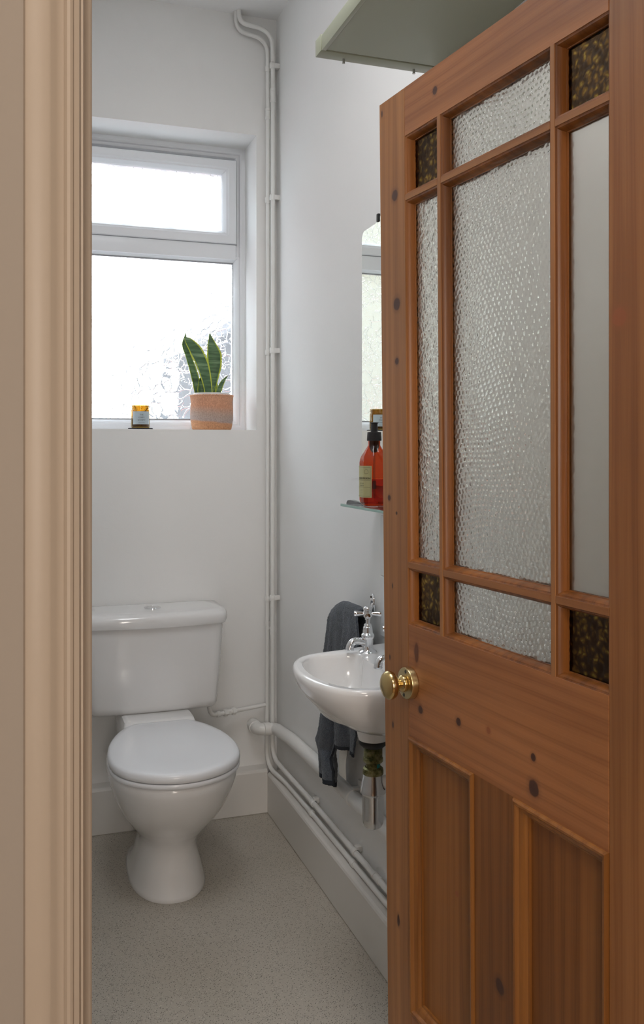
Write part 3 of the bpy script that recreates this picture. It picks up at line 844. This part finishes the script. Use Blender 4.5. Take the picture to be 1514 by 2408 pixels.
# ------------------------------------------------------------------ bottle trap
tr = empty('bottle_trap', (TX, TY, .43)); tag(tr, 'chrome bottle trap with greenish brass nuts hanging under the basin', 'trap')
def tz(prof): return [(r, h - .43) for r, h in prof]
m = MB(); m.lathe(tz([(.0345, .650), (.0355, .645), (.034, .640), (.027, .634), (.025, .632)]), n=36); m.build('rubber_washer', M['rubber'], tr)
thr = []
h = .634
while h > .606:
    thr += [(.0215, h), (.0228, h - .0015)]; h -= .003
def mk_brassgreen():
    t = NT('tarnished_brass'); c = t.coord(); n = t.noise(c, 70, 4, .7)
    r = t.ramp(n, [(.35, lin(58, 66, 34)), (.5, lin(120, 116, 74)), (.66, lin(150, 146, 112))])
    p = t.pbsdf(Roughness=.42, Metallic=.75); t.l(r, p, 0, 'Base Color'); t.l(t.bump(n, .3, .001), p, 0, 'Normal'); return t.done(p)
M['brassgreen'] = mk_brassgreen()
m = MB(); m.lathe(tz(thr), n=32); m.build('threaded_waste', M['brassgreen'], tr, angle=20)
m = MB(); m.lathe(tz([(.0225, .608), (.0242, .606), (.0242, .598), (.0225, .596), (.0172, .595), (.0168, .583), (.0225, .582)]), n=32); m.build('nut', M['brassgreen'], tr, angle=25)
m = MB(); m.lathe(tz([(.0200, .584), (.0242, .581), (.0252, .576), (.0252, .568), (.0235, .566)]), n=32); m.build('nut', M['brassgreen'], tr, angle=25)
m = MB(); m.lathe(tz([(.0168 + .0004, .5945), (.0174, .590), (.0172, .5845)]), (0, 0, 0), 32, cap0=False, cap1=False)
bmv = m.bm
for f in list(bmv.faces):
    c_ = f.calc_center_median()
    if not (c_.x > .002 and c_.y < .004): bmv.faces.remove(f)
m.build('verdigris_patch', M['verdigris'], tr)
m = MB(); m.lathe(tz([(.0236, .567), (.0245, .562), (.0275, .548), (.0302, .536), (.0318, .527), (.0318, .524), (.0270, .519), (.0266, .518)]), n=40); m.build('trap_body', M['chrome_worn'], tr, angle=25)
m = MB(); m.lathe(tz([(.0266, .5185), (.0258, .514), (.0258, .462), (.0245, .450), (.0205, .441), (.0140, .4365), (0, .435)]), n=40, cap1=False)
m.build('trap_cup', M['chrome_worn'], tr, angle=25)
m = MB(); m.tube(smooth_path([(.018, -.004, .115), (.055, -.012, .118), (.0775, -.014, .118), (W - TX, -.014, .118)], .01), .0165, 24); m.build('outlet_pipe', M['pipe'], tr)
m = MB(); m.lathe([(.0165, -.006), (.0215, -.005), (.0215, .005), (.0165, .006)], (.052, -.0115, .118), 24, M=mz); m.build('rubber_seal', M['rubber'], tr)

# ------------------------------------------------------------------ taps
def make_tap():
    t = empty('basin_tap', (0, 0, 0))
    m = MB(); m.lathe([(.0235, .0), (.0240, .003), (.0220, .006), (.0165, .0085), (.0142, .013), (.0135, .020), (.0138, .036), (.0150, .040), (.0168, .0425), (.0168, .0475), (.0145, .050), (.0128, .052), (.0128, .058), (.0118, .060), (.0118, .066), (.0100, .068), (.0096, .073), (.0080, .075)], n=36)
    m.build('tap_body', M['chrome'], t, angle=35)
    m = MB(); m.tube([Vector(p) for p in catmull([(-.004, 0, .026), (-.020, 0, .0315), (-.034, 0, .0330), (-.044, 0, .0285), (-.0485, 0, .0190), (-.0492, 0, .011)], 5)], [.0095] * 6 + [.0090] * 6 + [.0092] * 6 + [.0100] * 4 + [.0108] * 4, 22)
    m.build('spout', M['chrome'], t, angle=50)
    m = MB(); m.lathe([(.0052, .074), (.0052, .084), (.0072, .085), (.0072, .089), (.0090, .090), (.0108, .093), (.0108, .108), (.0085, .1105)], n=28)
    m.build('spindle', M['chrome'], t, angle=30)
    h = MB()
    for k in range(4):
        a = PI / 2 * k - math.radians(21.5)
        d = Vector((math.cos(a), math.sin(a), 0)); mm = Vector((0, 0, 1)).rotation_difference(d).to_matrix()
        h.lathe([(.0048, .008), (.0046, .013), (.0062, .024), (.0072, .0325), (.0068, .0345), (.0, .0352)], (0, 0, .1005), 18, M=mm, cap1=False)
    h.lathe([(.0095, .1095), (.0118, .1105), (.0122, .1135), (.0105, .1170), (.006, .1195), (0, .1200)], n=28, cap1=False)
    h.build('cross_handle', M['chrome'], t, angle=40)
    return t
tap = make_tap(); tap.location = (.860, 2.152, .829)
tag(tap, 'chrome pillar tap with cross handle on the basin, nearer the window', 'tap', 'pillar taps on the basin')
tap2 = copy_tree(tap); tap2.location = (.855, 1.952, .829)
tag(tap2, 'chrome pillar tap mostly hidden behind the open door edge', 'tap', 'pillar taps on the basin')

# ------------------------------------------------------------------ towel ring + towel
to = (W, 2.325, .92)
tring = empty('towel_holder', to); tag(tring, 'chrome wall hook holder with oval backplate above the basin', 'towel holder')
m = MB()
rings = []
for d, s in ((0, 1), (-.004, 1), (-.007, .86), (-.008, .5)):
    rings.append([Vector((d, .0145 * s * math.cos(2 * PI * k / 32), .030 * s * math.sin(2 * PI * k / 32))) for k in range(32)])
m.loft(rings); bpl = m.build('backplate', M['chrome'], tring, angle=40)
for q in (.021, -.021):
    m = MB(); m.lathe([(.003, 0), (.003, .0095), (0, .0098)], (0, 0, q), 12, M=Matrix.Rotation(-PI / 2, 3, 'Y'), cap1=False); m.build('screw', M['hole'], bpl)
m = MB(); m.tube(catmull([(-.004, 0, .003), (-.018, -.030, .001), (-.036, -.062, -.004), (-.050, -.066, -.013), (-.053, -.040, -.021), (-.053, .01, -.026), (-.053, .05, -.029), (-.053, .085, -.032), (-.053, .100, -.034)], 5), .0042, 14)
m.build('rail', M['chrome'], tring)

yl = [(.36, 2.597), (.44, 2.600), (.47, 2.628), (.50, 2.604), (.57, 2.576), (.66, 2.566), (.75, 2.548), (.85, 2.512), (.90, 2.488), (.95, 2.470)]
yr = [(.36, 2.245), (.54, 2.240), (.75, 2.240), (.85, 2.250), (.90, 2.275), (.95, 2.300)]
zb = [(0, .367), (.2, .372), (.4, .380), (.455, .386), (.50, .422), (.535, .47), (.56, .512), (.60, .520), (1.0, .535)]
zt = [(0, .872), (.12, .890), (.3, .906), (.45, .911), (.6, .911), (.85, .913), (1, .909)]
NC, NR = 110, 120
XT = .894
rng = random.Random(5)
def towel_pt(c, r, side):
    """c 0..1 across, r 0 top..1 bottom, side -1 room side, +1 wall side"""
    top = lerp(zt, c); bot = lerp(zb, c) if side < 0 else lerp(zb, c) + .10 + .05 * math.sin(c * 5)
    zz = top + (bot - top) * r
    y0, y1 = lerp(yl, zz), lerp(yr, zz)
    cc = c + .018 * math.sin(c * 2 * PI * 2 + zz * 9) * math.sin(PI * c)
    y = y0 + (y1 - y0) * cc
    amp = (.001 + .015 * min(1, r * 1.6)) * (1 if side < 0 else .35)
    fold = math.sin(c * 2 * PI * 2.3 + .9 + 1.5 * (1 - zz)) * .75 + .40 * math.sin(c * 2 * PI * 4.7 + zz * 7)
    arch = min(1.0, r / .035)
    x = XT + side * (.007 + .009 * math.sqrt(arch)) - (.006 * r if side < 0 else -.006 * r)
    x += amp * fold
    if side < 0 and c > .50: x -= .012 * min(1, (c - .50) / .03) * min(1, r * 2.2)
    if side < 0 and r > .8: x += .010 * (r - .8) / .2 * math.sin(c * 11)
    k = .0009
    return Vector((min(x, .932) + rng.uniform(-k, k), y + rng.uniform(-k, k), zz + rng.uniform(-k, k)))
tw = MB(); bmt = tw.bm; grid = []
for i in range(NC + 1):
    c = i / NC
    colm = [towel_pt(c, r / NR, -1) for r in range(NR, 0, -1)]
    top = lerp(zt, c)
    a = towel_pt(c, .012, -1); b = towel_pt(c, .012, 1)
    colm += [Vector((XT + .55 * (a.x - XT), a.y, top + .005)), Vector((XT, a.y, top + .008)), Vector((XT + .55 * (b.x - XT), b.y, top + .005))]
    colm += [towel_pt(c, r / NR, 1) for r in range(1, NR + 1)]
    grid.append([bmt.verts.new(p - Vector((.87, 2.4, .36))) for p in colm])
nv = len(grid[0])
for i in range(NC):
    for j in range(nv - 1):
        f = bmt.faces.new((grid[i][j], grid[i + 1][j], grid[i + 1][j + 1], grid[i][j + 1])); f.smooth = True
        f.material_index = 1 if (j < 3 or j >= nv - 4) else 0
towel = tw.build('hand_towel', [M['towel'], M['hem']], angle=80)
sol = towel.modifiers.new('thick', 'SOLIDIFY'); sol.thickness = .006; sol.offset = 0
sub = towel.modifiers.new('sub', 'SUBSURF'); sub.levels = 0; sub.render_levels = 0
towel.location = (.87, 2.4, .36)
tag(towel, 'dark charcoal hand towel hanging behind the basin', 'towel')
m = MB()
for i in range(9):
    pass
tagpts = []
for i in range(10):
    t = i / 9
    tagpts.append((.872 - .004 * math.sin(t * 3), 2.358 + .010 * t,   .535 - .098 * t))
rg = []
for p in tagpts:
    rg.append([Vector((p[0], p[1] - .026, p[2])), Vector((p[0] + .0015, p[1] - .026, p[2])), Vector((p[0] + .0015, p[1] + .026, p[2] - .002)), Vector((p[0], p[1] + .026, p[2] - .002))])
m.loft([[v - Vector((.87, 2.4, .36)) for v in r_] for r_ in rg])
tag(m.build('care_label', M['tag'], towel, angle=30), 'white sewn-in care label')

# ------------------------------------------------------------------ mirror, glass shelf, tiles
my0, my1, mz0, mz1 = 2.03, 2.385, 1.25, 1.962
mo = (W - .0022, (my0 + my1) / 2, mz0)
mir = empty('mirror', mo, math.radians(1.0)); tag(mir, 'frameless shaped wall mirror above the glass shelf', 'mirror')
hwm = (my1 - my0) / 2
def arc(cx_, cz_, r, a0, a1, n=6): return [(cx_ + r * math.cos(a0 + (a1 - a0) * k / n), cz_ + r * math.sin(a0 + (a1 - a0) * k / n)) for k in range(n + 1)]
zt_ = mz1 - mz0
pr = arc(-hwm + .022, zt_ - .024, .022, PI, PI * .60) + [(-.075, zt_), (-.06, zt_ + .012), (0, zt_ + .022), (.06, zt_ + .012), (.075, zt_)] + arc(hwm - .022, zt_ - .024, .022, PI * .40, 0) + arc(hwm - .015, .015, .015, 0, -PI / 2, 4) + arc(-hwm + .015, .015, .015, -PI / 2, -PI, 4)
m = MB(); m.loft([[Vector((-.002, y, zz)) for y, zz in pr], [Vector((-.0062, y, zz)) for y, zz in pr]])
m.build('silvered_glass', M['mirror'], mir, smooth=False)
for yy, zz in ((.062, zt_ + .010), (-.062, zt_ + .010), (.09, 0), (-.09, 0)):
    m = MB(); m.box(-.010, -.002, yy - .006, yy + .006, zz - .010, zz + .012, .002); m.build('mirror_clip', M['black'], mir)

gs = empty('glass_shelf', (W, 2.1, 1.195)); tag(gs, 'narrow clear glass shelf under the mirror', 'shelf')
m = MB(); m.box(-.107, -.001, -.22, .20, .0, .007, .001); sp_ = m.build('shelf_pane', [M['shelfglass'], M['glassedge']], gs, smooth=False)
for p in sp_.data.polygons:
    if abs(p.normal.z) < .5: p.material_index = 1
for yy in (-.17, .15):
    m = MB(); m.box(-.022, 0, yy - .009, yy + .009, -.012, -.001, .002); m.box(-.022, 0, yy - .009, yy + .009, .0075, .013, .002); m.box(-.006, 0, yy - .009, yy + .009, -.012, .013, .001); m.build('shelf_bracket', M['chrome'], gs)
SZ = 1.2022
tiles = MB(); g = .002
for i in range(4):
    for j in range(2):
        y1_ = 2.262 - i * .152; z1_ = 1.170 - j * .162
        tiles.box(W - .007, W - .0005, y1_ - .152 + g, y1_, z1_ - .162 + g, z1_, .0015)
tiles.box(W - .004, W - .0003, 2.262 - 4 * .152 + g, 2.260, .848, 1.168)
structure(tag(tiles.build('splashback_tiles', M['tile'], smooth=False)), 'white tiled splashback above the basin beside the door edge', 'tiles')

# soap bottle
bt = empty('soap_bottle', (.886, 2.172, SZ)); tag(bt, 'amber pump bottle of hand wash on the glass shelf', 'bottle')
def oct_ring(r, zz, n=48, flat=.5):
    L = []
    for i in range(n):
        a = 2 * PI * i / n
        k = 1 / max(abs(math.cos((a + PI / 8) % (PI / 4) - PI / 8)), .5)
        rr = r * (1 + (k * .962 - 1) * flat)
        L.append(Vector((rr * math.cos(a), rr * math.sin(a), zz)))
    return L
RB = .0365
m = MB()
m.loft([oct_ring(r, h_, flat=fl) for r, h_, fl in ((.020, .001, 0), (.027, .0005, .1), (.032, .004, .4), (RB - .001, .010, .8), (RB, .016, 1), (RB, .112, 1), (RB - .001, .121, .8), (.031, .132, .5), (.023, .145, .2), (.0165, .155, 0), (.0155, .158, 0), (.0155, .168, 0), (.0, .168, 0))], cap1=False)
m.build('bottle_body', M['bottle'], bt, angle=25)
m = MB(); m.loft([oct_ring(RB - .004, .004, flat=.8), oct_ring(RB - .0035, .010, flat=1), oct_ring(RB - .0035, .070, flat=1)])
m.build('liquid', M['soap'], bt, angle=25)
m = MB(); m.lathe([(.0185, .168), (.0190, .170), (.0178, .190), (.0165, .1905), (.0092, .1915), (.0088, .212), (.0110, .2135), (.0110, .2152), (.0060, .2160), (.0058, .2145), (0, .2145)], n=32, cap1=False); m.build('pump_collar', M['black'], bt, angle=35)
m = MB(); m.tube([(0, 0, .165), (0, 0, .02)], .003, 10); m.build('dip_tube', M['clear'], bt)
m = MB(); m.lathe([(.013, .168), (.013, .152), (.009, .142), (.006, .138)], n=24); m.build('pump_housing', M['black'], bt)
# label wraps the window-left face: angle range measured around the bottle
def lab(a, h_, off=.0006):
    r = RB * 1.0 + off
    k = 1 / max(abs(math.cos((a + PI / 8) % (PI / 4) - PI / 8)), .5)
    rr = r * (k * .962) + off
    return Vector((rr * math.cos(a), rr * math.sin(a), h_))
LA0, LA1, LH0, LH1 = math.radians(238), math.radians(140), .023, .104
lm = MB(); n_ = 24
lm.loft([[lab(LA0 + (LA1 - LA0) * i / n_, h_) for i in range(n_ + 1)] for h_ in (LH0, LH1)], closed=False)
lb = lm.build('label', M['paper_green'], bt, angle=60)
arcw = RB * abs(LA1 - LA0)
def bl(u, v): # u metres to the right edge side from label centre, v height
    return lab((LA0 + LA1) / 2 + u / RB, v, .0012)
lm = MB()
add_text(lm, 'HAND WASH', .0072, lambda x, y: bl(x + .006, .070 + y), bold=.0001)
add_text(lm, 'MINT AND', .0044, lambda x, y: bl(x, .0575 + y)); add_text(lm, 'ROSEMARY', .0044, lambda x, y: bl(x, .052 + y))
for k, w_ in enumerate((.026, .034, .03)): add_text(lm, '-' * 12, .0035, lambda x, y, k=k: bl(x, .043 - .004 * k + y))
def strip(m, u0, u1, v0, v1, n=12):
    m.loft([[bl(u0 + (u1 - u0) * i / n, v) for i in range(n + 1)] for v in (v0, v1)], closed=False)
e = arcw / 2 - .003
strip(lm, -e, e, .0670, .0674); strip(lm, -e, e, .0490, .0494); strip(lm, -e, e, .1005, .1010); strip(lm, -e, e, .0262, .0267)
strip(lm, -e, -e + .0005, .0262, .1010, 1); strip(lm, e - .0005, e, .0262, .1010, 1)
for k in range(20):          # little pear-shaped fruit outline
    a0, a1 = 2 * PI * k / 20, 2 * PI * (k + 1) / 20
    f_ = lambda a, r: bl(.017 + r * math.sin(a) * (1 - .35 * math.cos(a)), .0895 + 1.25 * r * math.cos(a))
    lm.bm.faces.new([lm.bm.verts.new(p) for p in (f_(a0, .0052), f_(a1, .0052), f_(a1, .0047), f_(a0, .0047))])
lm.build('lettering', M['ink_dark'], lb, smooth=False)

# clear sleeve behind the bottle, small clip on the shelf
m = MB(); m.lathe([(.009, 0), (.0095, .002), (.0095, .054), (.0088, .056), (.0, .056)], n=20, cap1=False)
cs = m.build('travel_tube', M['clear'], angle=40); cs.location = (.890, 2.252, SZ)
tag(cs, 'thin clear plastic tube standing behind the amber bottle', 'tube')
m = MB()
m.loft([[Vector((x, y, zz)) for x, zz in ((-.008, zb_), (.008, zb_), (.008, zt2), (-.008, zt2))] for y, zb_, zt2 in ((-.026, 0, .004), (-.005, 0, .007), (.014, 0, .010), (.022, .0, .009), (.026, .0, .003))])
M['steel_dark'] = plain('dull_steel', (.30, .30, .31, 1), .25, metal=1)
cl = m.build('nail_clipper', M['steel_dark'], smooth=False); cl.location = (.872, 2.268, SZ); cl.rotation_euler = (0, 0, .55)
tag(cl, 'small chrome nail clipper lying on the end of the glass shelf', 'nail clipper')

# ------------------------------------------------------------------ overhead shelf
ov = empty('overhead_shelf', (W, 1.92, 2.222)); tag(ov, 'sage green painted shelf high above the open door', 'shelf')
x0 = .6415 - W
m = MB(); m.box(x0 + .012, 0, 1.47 - 1.92, -.041, .0015, .032, .001); m.build('board', M['green'], ov, smooth=False)
m = MB(); m.box(x0, 0, -.038, 0, 0, .037, .0015); m.build('end_lipping', M['green'], ov)
m = MB(); m.box(x0 + .002, x0 + .012, 1.47 - 1.92, -.039, 0, .034, .0012); m.build('side_lipping', M['green'], ov)
for xx in (.704, .876):
    m = MB(); m.lathe([(.0028, .001), (.0028, -.008), (.0034, -.0082), (.0034, -.0098), (0, -.010)], (xx - W, -.013, 0), 14, cap1=False); m.build('screw', M['screw'], ov)

# ------------------------------------------------------------------ window sill things
cz0 = WZ0
ca = MB(); ca.lathe([(.0425, 0), (.0435, .001), (.0432, .0045), (.041, .0055), (.0, .0055)], n=48, cap1=False)
for i in range(70):
    a = 2 * PI * i / 70; ca.lathe([(.0012, .0008), (.0019, .002), (.0012, .0040)], (.0432 * math.cos(a), .0432 * math.sin(a), 0), 6)
co = ca.build('coaster', M['coaster'], angle=50); co.location = (.447, 3.352, cz0); tag(co, 'round charcoal coaster under the candle jar', 'coaster')
cn = empty('candle_jar', (.447, 3.352, cz0 + .0058)); tag(cn, 'amber glass candle jar with pale blue label on the sill', 'candle')
m = MB(); m.lathe([(.0295, .0), (.0325, .001), (.0335, .004), (.0335, .063), (.0325, .0665), (.0312, .068), (.0312, .0705), (.0322, .071), (.0322, .0735), (.0312, .0742), (.0312, .0775), (.0322, .0782), (.0322, .0812), (.0306, .0822), (.0295, .0812), (.0295, .068), (.0312, .063), (.0312, .005), (.028, .0035), (0, .0035)], n=48, cap1=False)
m.build('jar', M['jar'], cn, angle=35)
m = MB(); m.lathe([(.0306, .0045), (.0306, .030), (.0290, .031), (0, .031)], n=40, cap1=False); m.build('wax', M['wax'], cn)
m = MB(); m.tube([(0, 0, .031), (.0005, 0, .044)], .0012, 8); m.build('wick', M['pot'], cn)
# the label faces the doorway
AC = math.atan2(-3.352, -.447)
def cj(u, v, off=0): r = .0338 + off; a = AC + .12 + u / .0335; return Vector((r * math.cos(a), r * math.sin(a), v))
m = MB(); m.loft([[cj(-.0345 + .069 * i / 30, v) for i in range(31)] for v in (.0125, .0595)], closed=False); cl_ = m.build('label', M['paper_blue'], cn, angle=60)
m = MB()
for s_, v_, sz_ in (('THE', .0445, .0070), ('COPPY', .0348, .0070), ('SOCIETY', .0252, .0070), ('HAND POURED', .0165, .0032)):
    add_text(m, s_, sz_, lambda x, y, v_=v_: cj(x - .000, v_ + y, .0004), bold=.00006)
m.build('lettering', M['ink'], cl_, smooth=False)

# woven basket
bk = empty('woven_basket', (.7165, 3.378, cz0)); tag(bk, 'peach woven basket planter with a greyish band on the sill', 'basket')
def brad(h_): return lerp([(0, .0700), (.004, .0728), (.02, .0765), (.045, .0795), (.075, .0790), (.105, .0775), (.122, .0795), (.130, .0808)], h_)
NA, NH = 192, 66
rings = []
for j in range(NH + 1):
    h_ = .129 * j / NH
    L = []
    for i in range(NA):
        a = 2 * PI * i / NA
        col_ = i * 64 / NA; 
        ph = math.sin(PI * (j / 2 * 1.0)) ; wv_ = math.cos(2 * PI * col_ + (PI if (j // 2) % 2 else 0) * .35) * (.6 + .4 * math.cos(PI * j))
        r_ = brad(h_) + .0016 * wv_ + .0003 * random.uniform(-1, 1)
        L.append(Vector((r_ * math.cos(a), r_ * math.sin(a), h_)))
    rings.append(L)
for rr_, h_ in ((.0800, .1305), (.0765, .1295), (.0745, .120), (.0720, .02), (.06, .004)):
    rings.append([Vector((rr_ * math.cos(2 * PI * i / NA), rr_ * math.sin(2 * PI * i / NA), h_)) for i in range(NA)])
m = MB(); m.loft(rings); m.build('basket_body', M['basket'], bk, angle=80)
m = MB()
path = [(.0795 * math.cos(2 * PI * k / 120), .0795 * math.sin(2 * PI * k / 120), .1285 + .0009 * math.sin(k * 2.1)) for k in range(121)]
m.tube(path, [.0026 + .0006 * math.sin(k * 2.1 + 1) for k in range(121)], 8, cap=False); m.build('braided_rim', M['basket'], bk)

# snake plant in an inner pot
pl = empty('snake_plant', (.7165, 3.378, cz0 + .0045)); tag(pl, 'snake plant with yellow edged leaves in a white inner pot', 'plant')
m = MB(); m.lathe([(.050, .0), (.0560, .001), (.0660, .125), (.0678, .1265), (.0678, .1335), (.0655, .1345), (.0635, .133), (.0625, .120)], n=48, cap1=True); m.build('inner_pot', M['pot'], pl, angle=35)
m = MB(); m.lathe([(.0632, .1195), (.04, .1225), (0, .1225)], n=32, cap1=False, cap0=False); m.build('soil', M['soil'], pl)
def leaf(ctr, wid, ydep, curl=.25, yaw=0.0):
    """ctr: (x, z) points in world from the base up, wid: half widths"""
    P = catmull([(x, 0, z_) for x, z_ in ctr], 8); n = len(P)
    Wd = [lerp([(i / (len(wid) - 1), w) for i, w in enumerate(wid)], k / (n - 1)) for k in range(n)]
    m = MB(); ts = (-1, -.80, -.74, -.45, 0, .45, .74, .80, 1)
    front, back = [], []
    for k, p in enumerate(P):
        d = (P[min(k + 1, n - 1)] - P[max(k - 1, 0)]).normalized()
        nrm = Vector((d.z, 0, -d.x))
        f_, b_ = [], []
        yy = lerp([(i / (len(ydep) - 1), w) for i, w in enumerate(ydep)], k / (n - 1))
        for t_ in ts:
            w = Wd[k] * t_
            dy = -curl * Wd[k] * (t_ * t_) + yaw * w * math.sin(k / n * 2.2 + .3)
            q = Vector((p.x, 0, p.z)) + nrm * w
            th = .0012 * (1.2 - abs(t_))
            f_.append(Vector((q.x - .7165, yy + dy - th, q.z - cz0 - .0045)))
            b_.append(Vector((q.x - .7165, yy + dy + th, q.z - cz0 - .0045)))
        front.append(f_); back.append(b_)
    bmm = m.bm
    for S, flip in ((front, False), (back, True)):
        V = [[bmm.verts.new(p) for p in r_] for r_ in S]
        for a in range(n - 1):
            for b in range(len(ts) - 1):
                q = (V[a][b], V[a][b + 1], V[a + 1][b + 1], V[a + 1][b])
                f = bmm.faces.new(q if not flip else tuple(reversed(q))); f.smooth = True
                f.material_index = 1 if b in (0, len(ts) - 2) else 0
        if flip: VB = V
        else: VF = V
    for a in range(n - 1):
        for b in (0, len(ts) - 1):
            f = bmm.faces.new((VF[a][b], VF[a + 1][b], VB[a + 1][b], VB[a][b])); f.material_index = 1
    return m.build('leaf', [M['leaf'], M['leaf_edge']], pl, angle=70)
leaf([(.703, 1.535), (.694, 1.595), (.677, 1.660), (.652, 1.712), (.626, 1.748), (.609, 1.766)], [.013, .0185, .0255, .0265, .0165, .0015], [-.020, -.022, -.024, -.022, -.018], .22, .3)
leaf([(.668, 1.535), (.659, 1.590), (.643, 1.650), (.626, 1.700), (.613, 1.740), (.617, 1.782)], [.012, .0145, .0125, .010, .0105, .0008], [.004, .002, .0, -.002, -.006], .55, -.4)
leaf([(.716, 1.535), (.722, 1.600), (.728, 1.660), (.727, 1.705), (.719, 1.745), (.712, 1.787)], [.012, .017, .0260, .0280, .0165, .0008], [.012, .012, .012, .014, .016], .30, -.2)
leaf([(.733, 1.535), (.744, 1.575), (.757, 1.603), (.777, 1.628)], [.0085, .0105, .0075, .0006], [-.004, -.006, -.008, -.010], .5)
leaf([(.677, 1.535), (.672, 1.570), (.674, 1.605), (.682, 1.632)], [.0120, .0135, .0100, .0010], [-.010, -.012, -.012, -.010], .5)
leaf([(.726, 1.535), (.728, 1.56), (.736, 1.585), (.742, 1.597)], [.007, .007, .005, .0006], [.010, .010, .010, .010], .4)

# ------------------------------------------------------------------ outside the window
m = MB(); m.box(-25, 25, 3.8, 40, -.5, -.35); tag(m.build('garden_paving', M['lawn'], smooth=False), 'pale garden paving beyond the window', 'paving', kind='structure')
def house(name, x0, x1, y0, y1, ze, zr, mat, label, ridge_x=None):
    e = empty(name, ((x0 + x1) / 2, (y0 + y1) / 2, -.35)); tag(e, label, 'house')
    ox, oy = (x0 + x1) / 2, (y0 + y1) / 2
    m = MB(); rx = ridge_x if ridge_x is not None else ox
    prof = [(x0, -.35), (x1, -.35), (x1, ze), (rx, zr), (x0, ze)]
    m.loft([[Vector((x - ox, y - oy, z_ + .35)) for x, z_ in prof] for y in (y0, y1)]); m.build('house_wall', mat, e, smooth=False)
    for a, b in (((x0 - .2, ze - .12), (rx, zr + .02)), ((rx, zr + .02), (x1 + .2, ze - .12))):
        m = MB(); m.loft([[Vector((x - ox, y - oy, z_ + .35)) for x, z_ in (a, b, (b[0], b[1] + .12), (a[0], a[1] + .12))] for y in (y0 - .2, y1 + .2)]); m.build('roof_slope', M['roof'], e, smooth=False)
    return e
house('outside_house', 2.45, 6.6, 9, 14, 2.75, 4.1, M['pebbledash'], 'grey rendered neighbouring house seen through the lower right of the patterned pane')
house('outside_house', -8.5, .72, 10.5, 16, 5.2, 7.0, M['cream_render'], 'cream rendered house beyond the garden, seen in the mirror')
m = MB(); m.box(-6, 5, 6.0, 6.22, -.35, 1.28); m.box(-6, 5, 5.97, 6.25, 1.28, 1.34)
tag(m.build('garden_wall', M['brick'], smooth=False), 'red brick garden wall just below the window view', 'garden wall', kind='structure')

# ------------------------------------------------------------------ light
w = bpy.data.worlds.new('overcast_sky'); sc.world = w; w.use_nodes = True
bg = w.node_tree.nodes['Background']; bg.inputs[0].default_value = (.86, .93, 1.0, 1); bg.inputs[1].default_value = 5.9
def area(name, loc, aim, sx, sy, power, col, portal=False):
    L = bpy.data.lights.new(name, 'AREA'); L.shape = 'RECTANGLE'; L.size = sx; L.size_y = sy; L.energy = power; L.color = col
    if portal: L.cycles.is_portal = True
    o = bpy.data.objects.new(name, L); COL.objects.link(o); o.location = loc
    o.rotation_euler = (Vector(aim) - Vector(loc)).to_track_quat('-Z', 'Y').to_euler(); return o
area('window_portal', ((WX0 + WX1) / 2, BT + .02, (WZ0 + WZ1) / 2), ((WX0 + WX1) / 2, 0, (WZ0 + WZ1) / 2), WX1 - WX0, WZ1 - WZ0, 1, (1, 1, 1), True)
area('hall_ceiling_lamp', (-.25, -.7, CZ - .05), (-.1, -.4, 0), .5, .5, 16, (1.0, .88, .77))
area('hall_glazed_door_light', (-.14, -1.66, 1.45), (.25, 2.0, 1.2), .5, 1.3, 23, (1.0, .89, .79))
area('room_fill_light', (.30, 1.55, CZ - .03), (.30, 1.55, 0), .45, .9, 8.0, (.97, .98, 1.0))  # added fill under the ceiling to brighten the room, not a known lamp

# ------------------------------------------------------------------ camera
cam = bpy.data.cameras.new('camera'); co_ = bpy.data.objects.new('camera', cam); COL.objects.link(co_)
co_.location = (0, 0, 1.35); co_.rotation_euler = (PI / 2, 0, -math.radians(18.9))
cam.sensor_fit = 'VERTICAL'; cam.sensor_height = 36; cam.sensor_width = 36 * 1514 / 2408
cam.lens = 36 * 2135 / 2408; cam.shift_x = 0; cam.shift_y = -149 / 2408; cam.clip_start = .02
sc.camera = co_
sc.view_settings.view_transform = 'Standard'; sc.view_settings.look = 'None'; sc.view_settings.gamma = 1; sc.view_settings.exposure = .36
sc.view_settings.use_curve_mapping = False
cy = sc.cycles
cy.use_denoising = True
cy.max_bounces = 10; cy.diffuse_bounces = 5; cy.glossy_bounces = 5; cy.transmission_bounces = 7; cy.transparent_max_bounces = 16
cy.use_adaptive_sampling = True; cy.adaptive_threshold = .09; cy.adaptive_min_samples = 16
cy.sample_clamp_indirect = 8.0
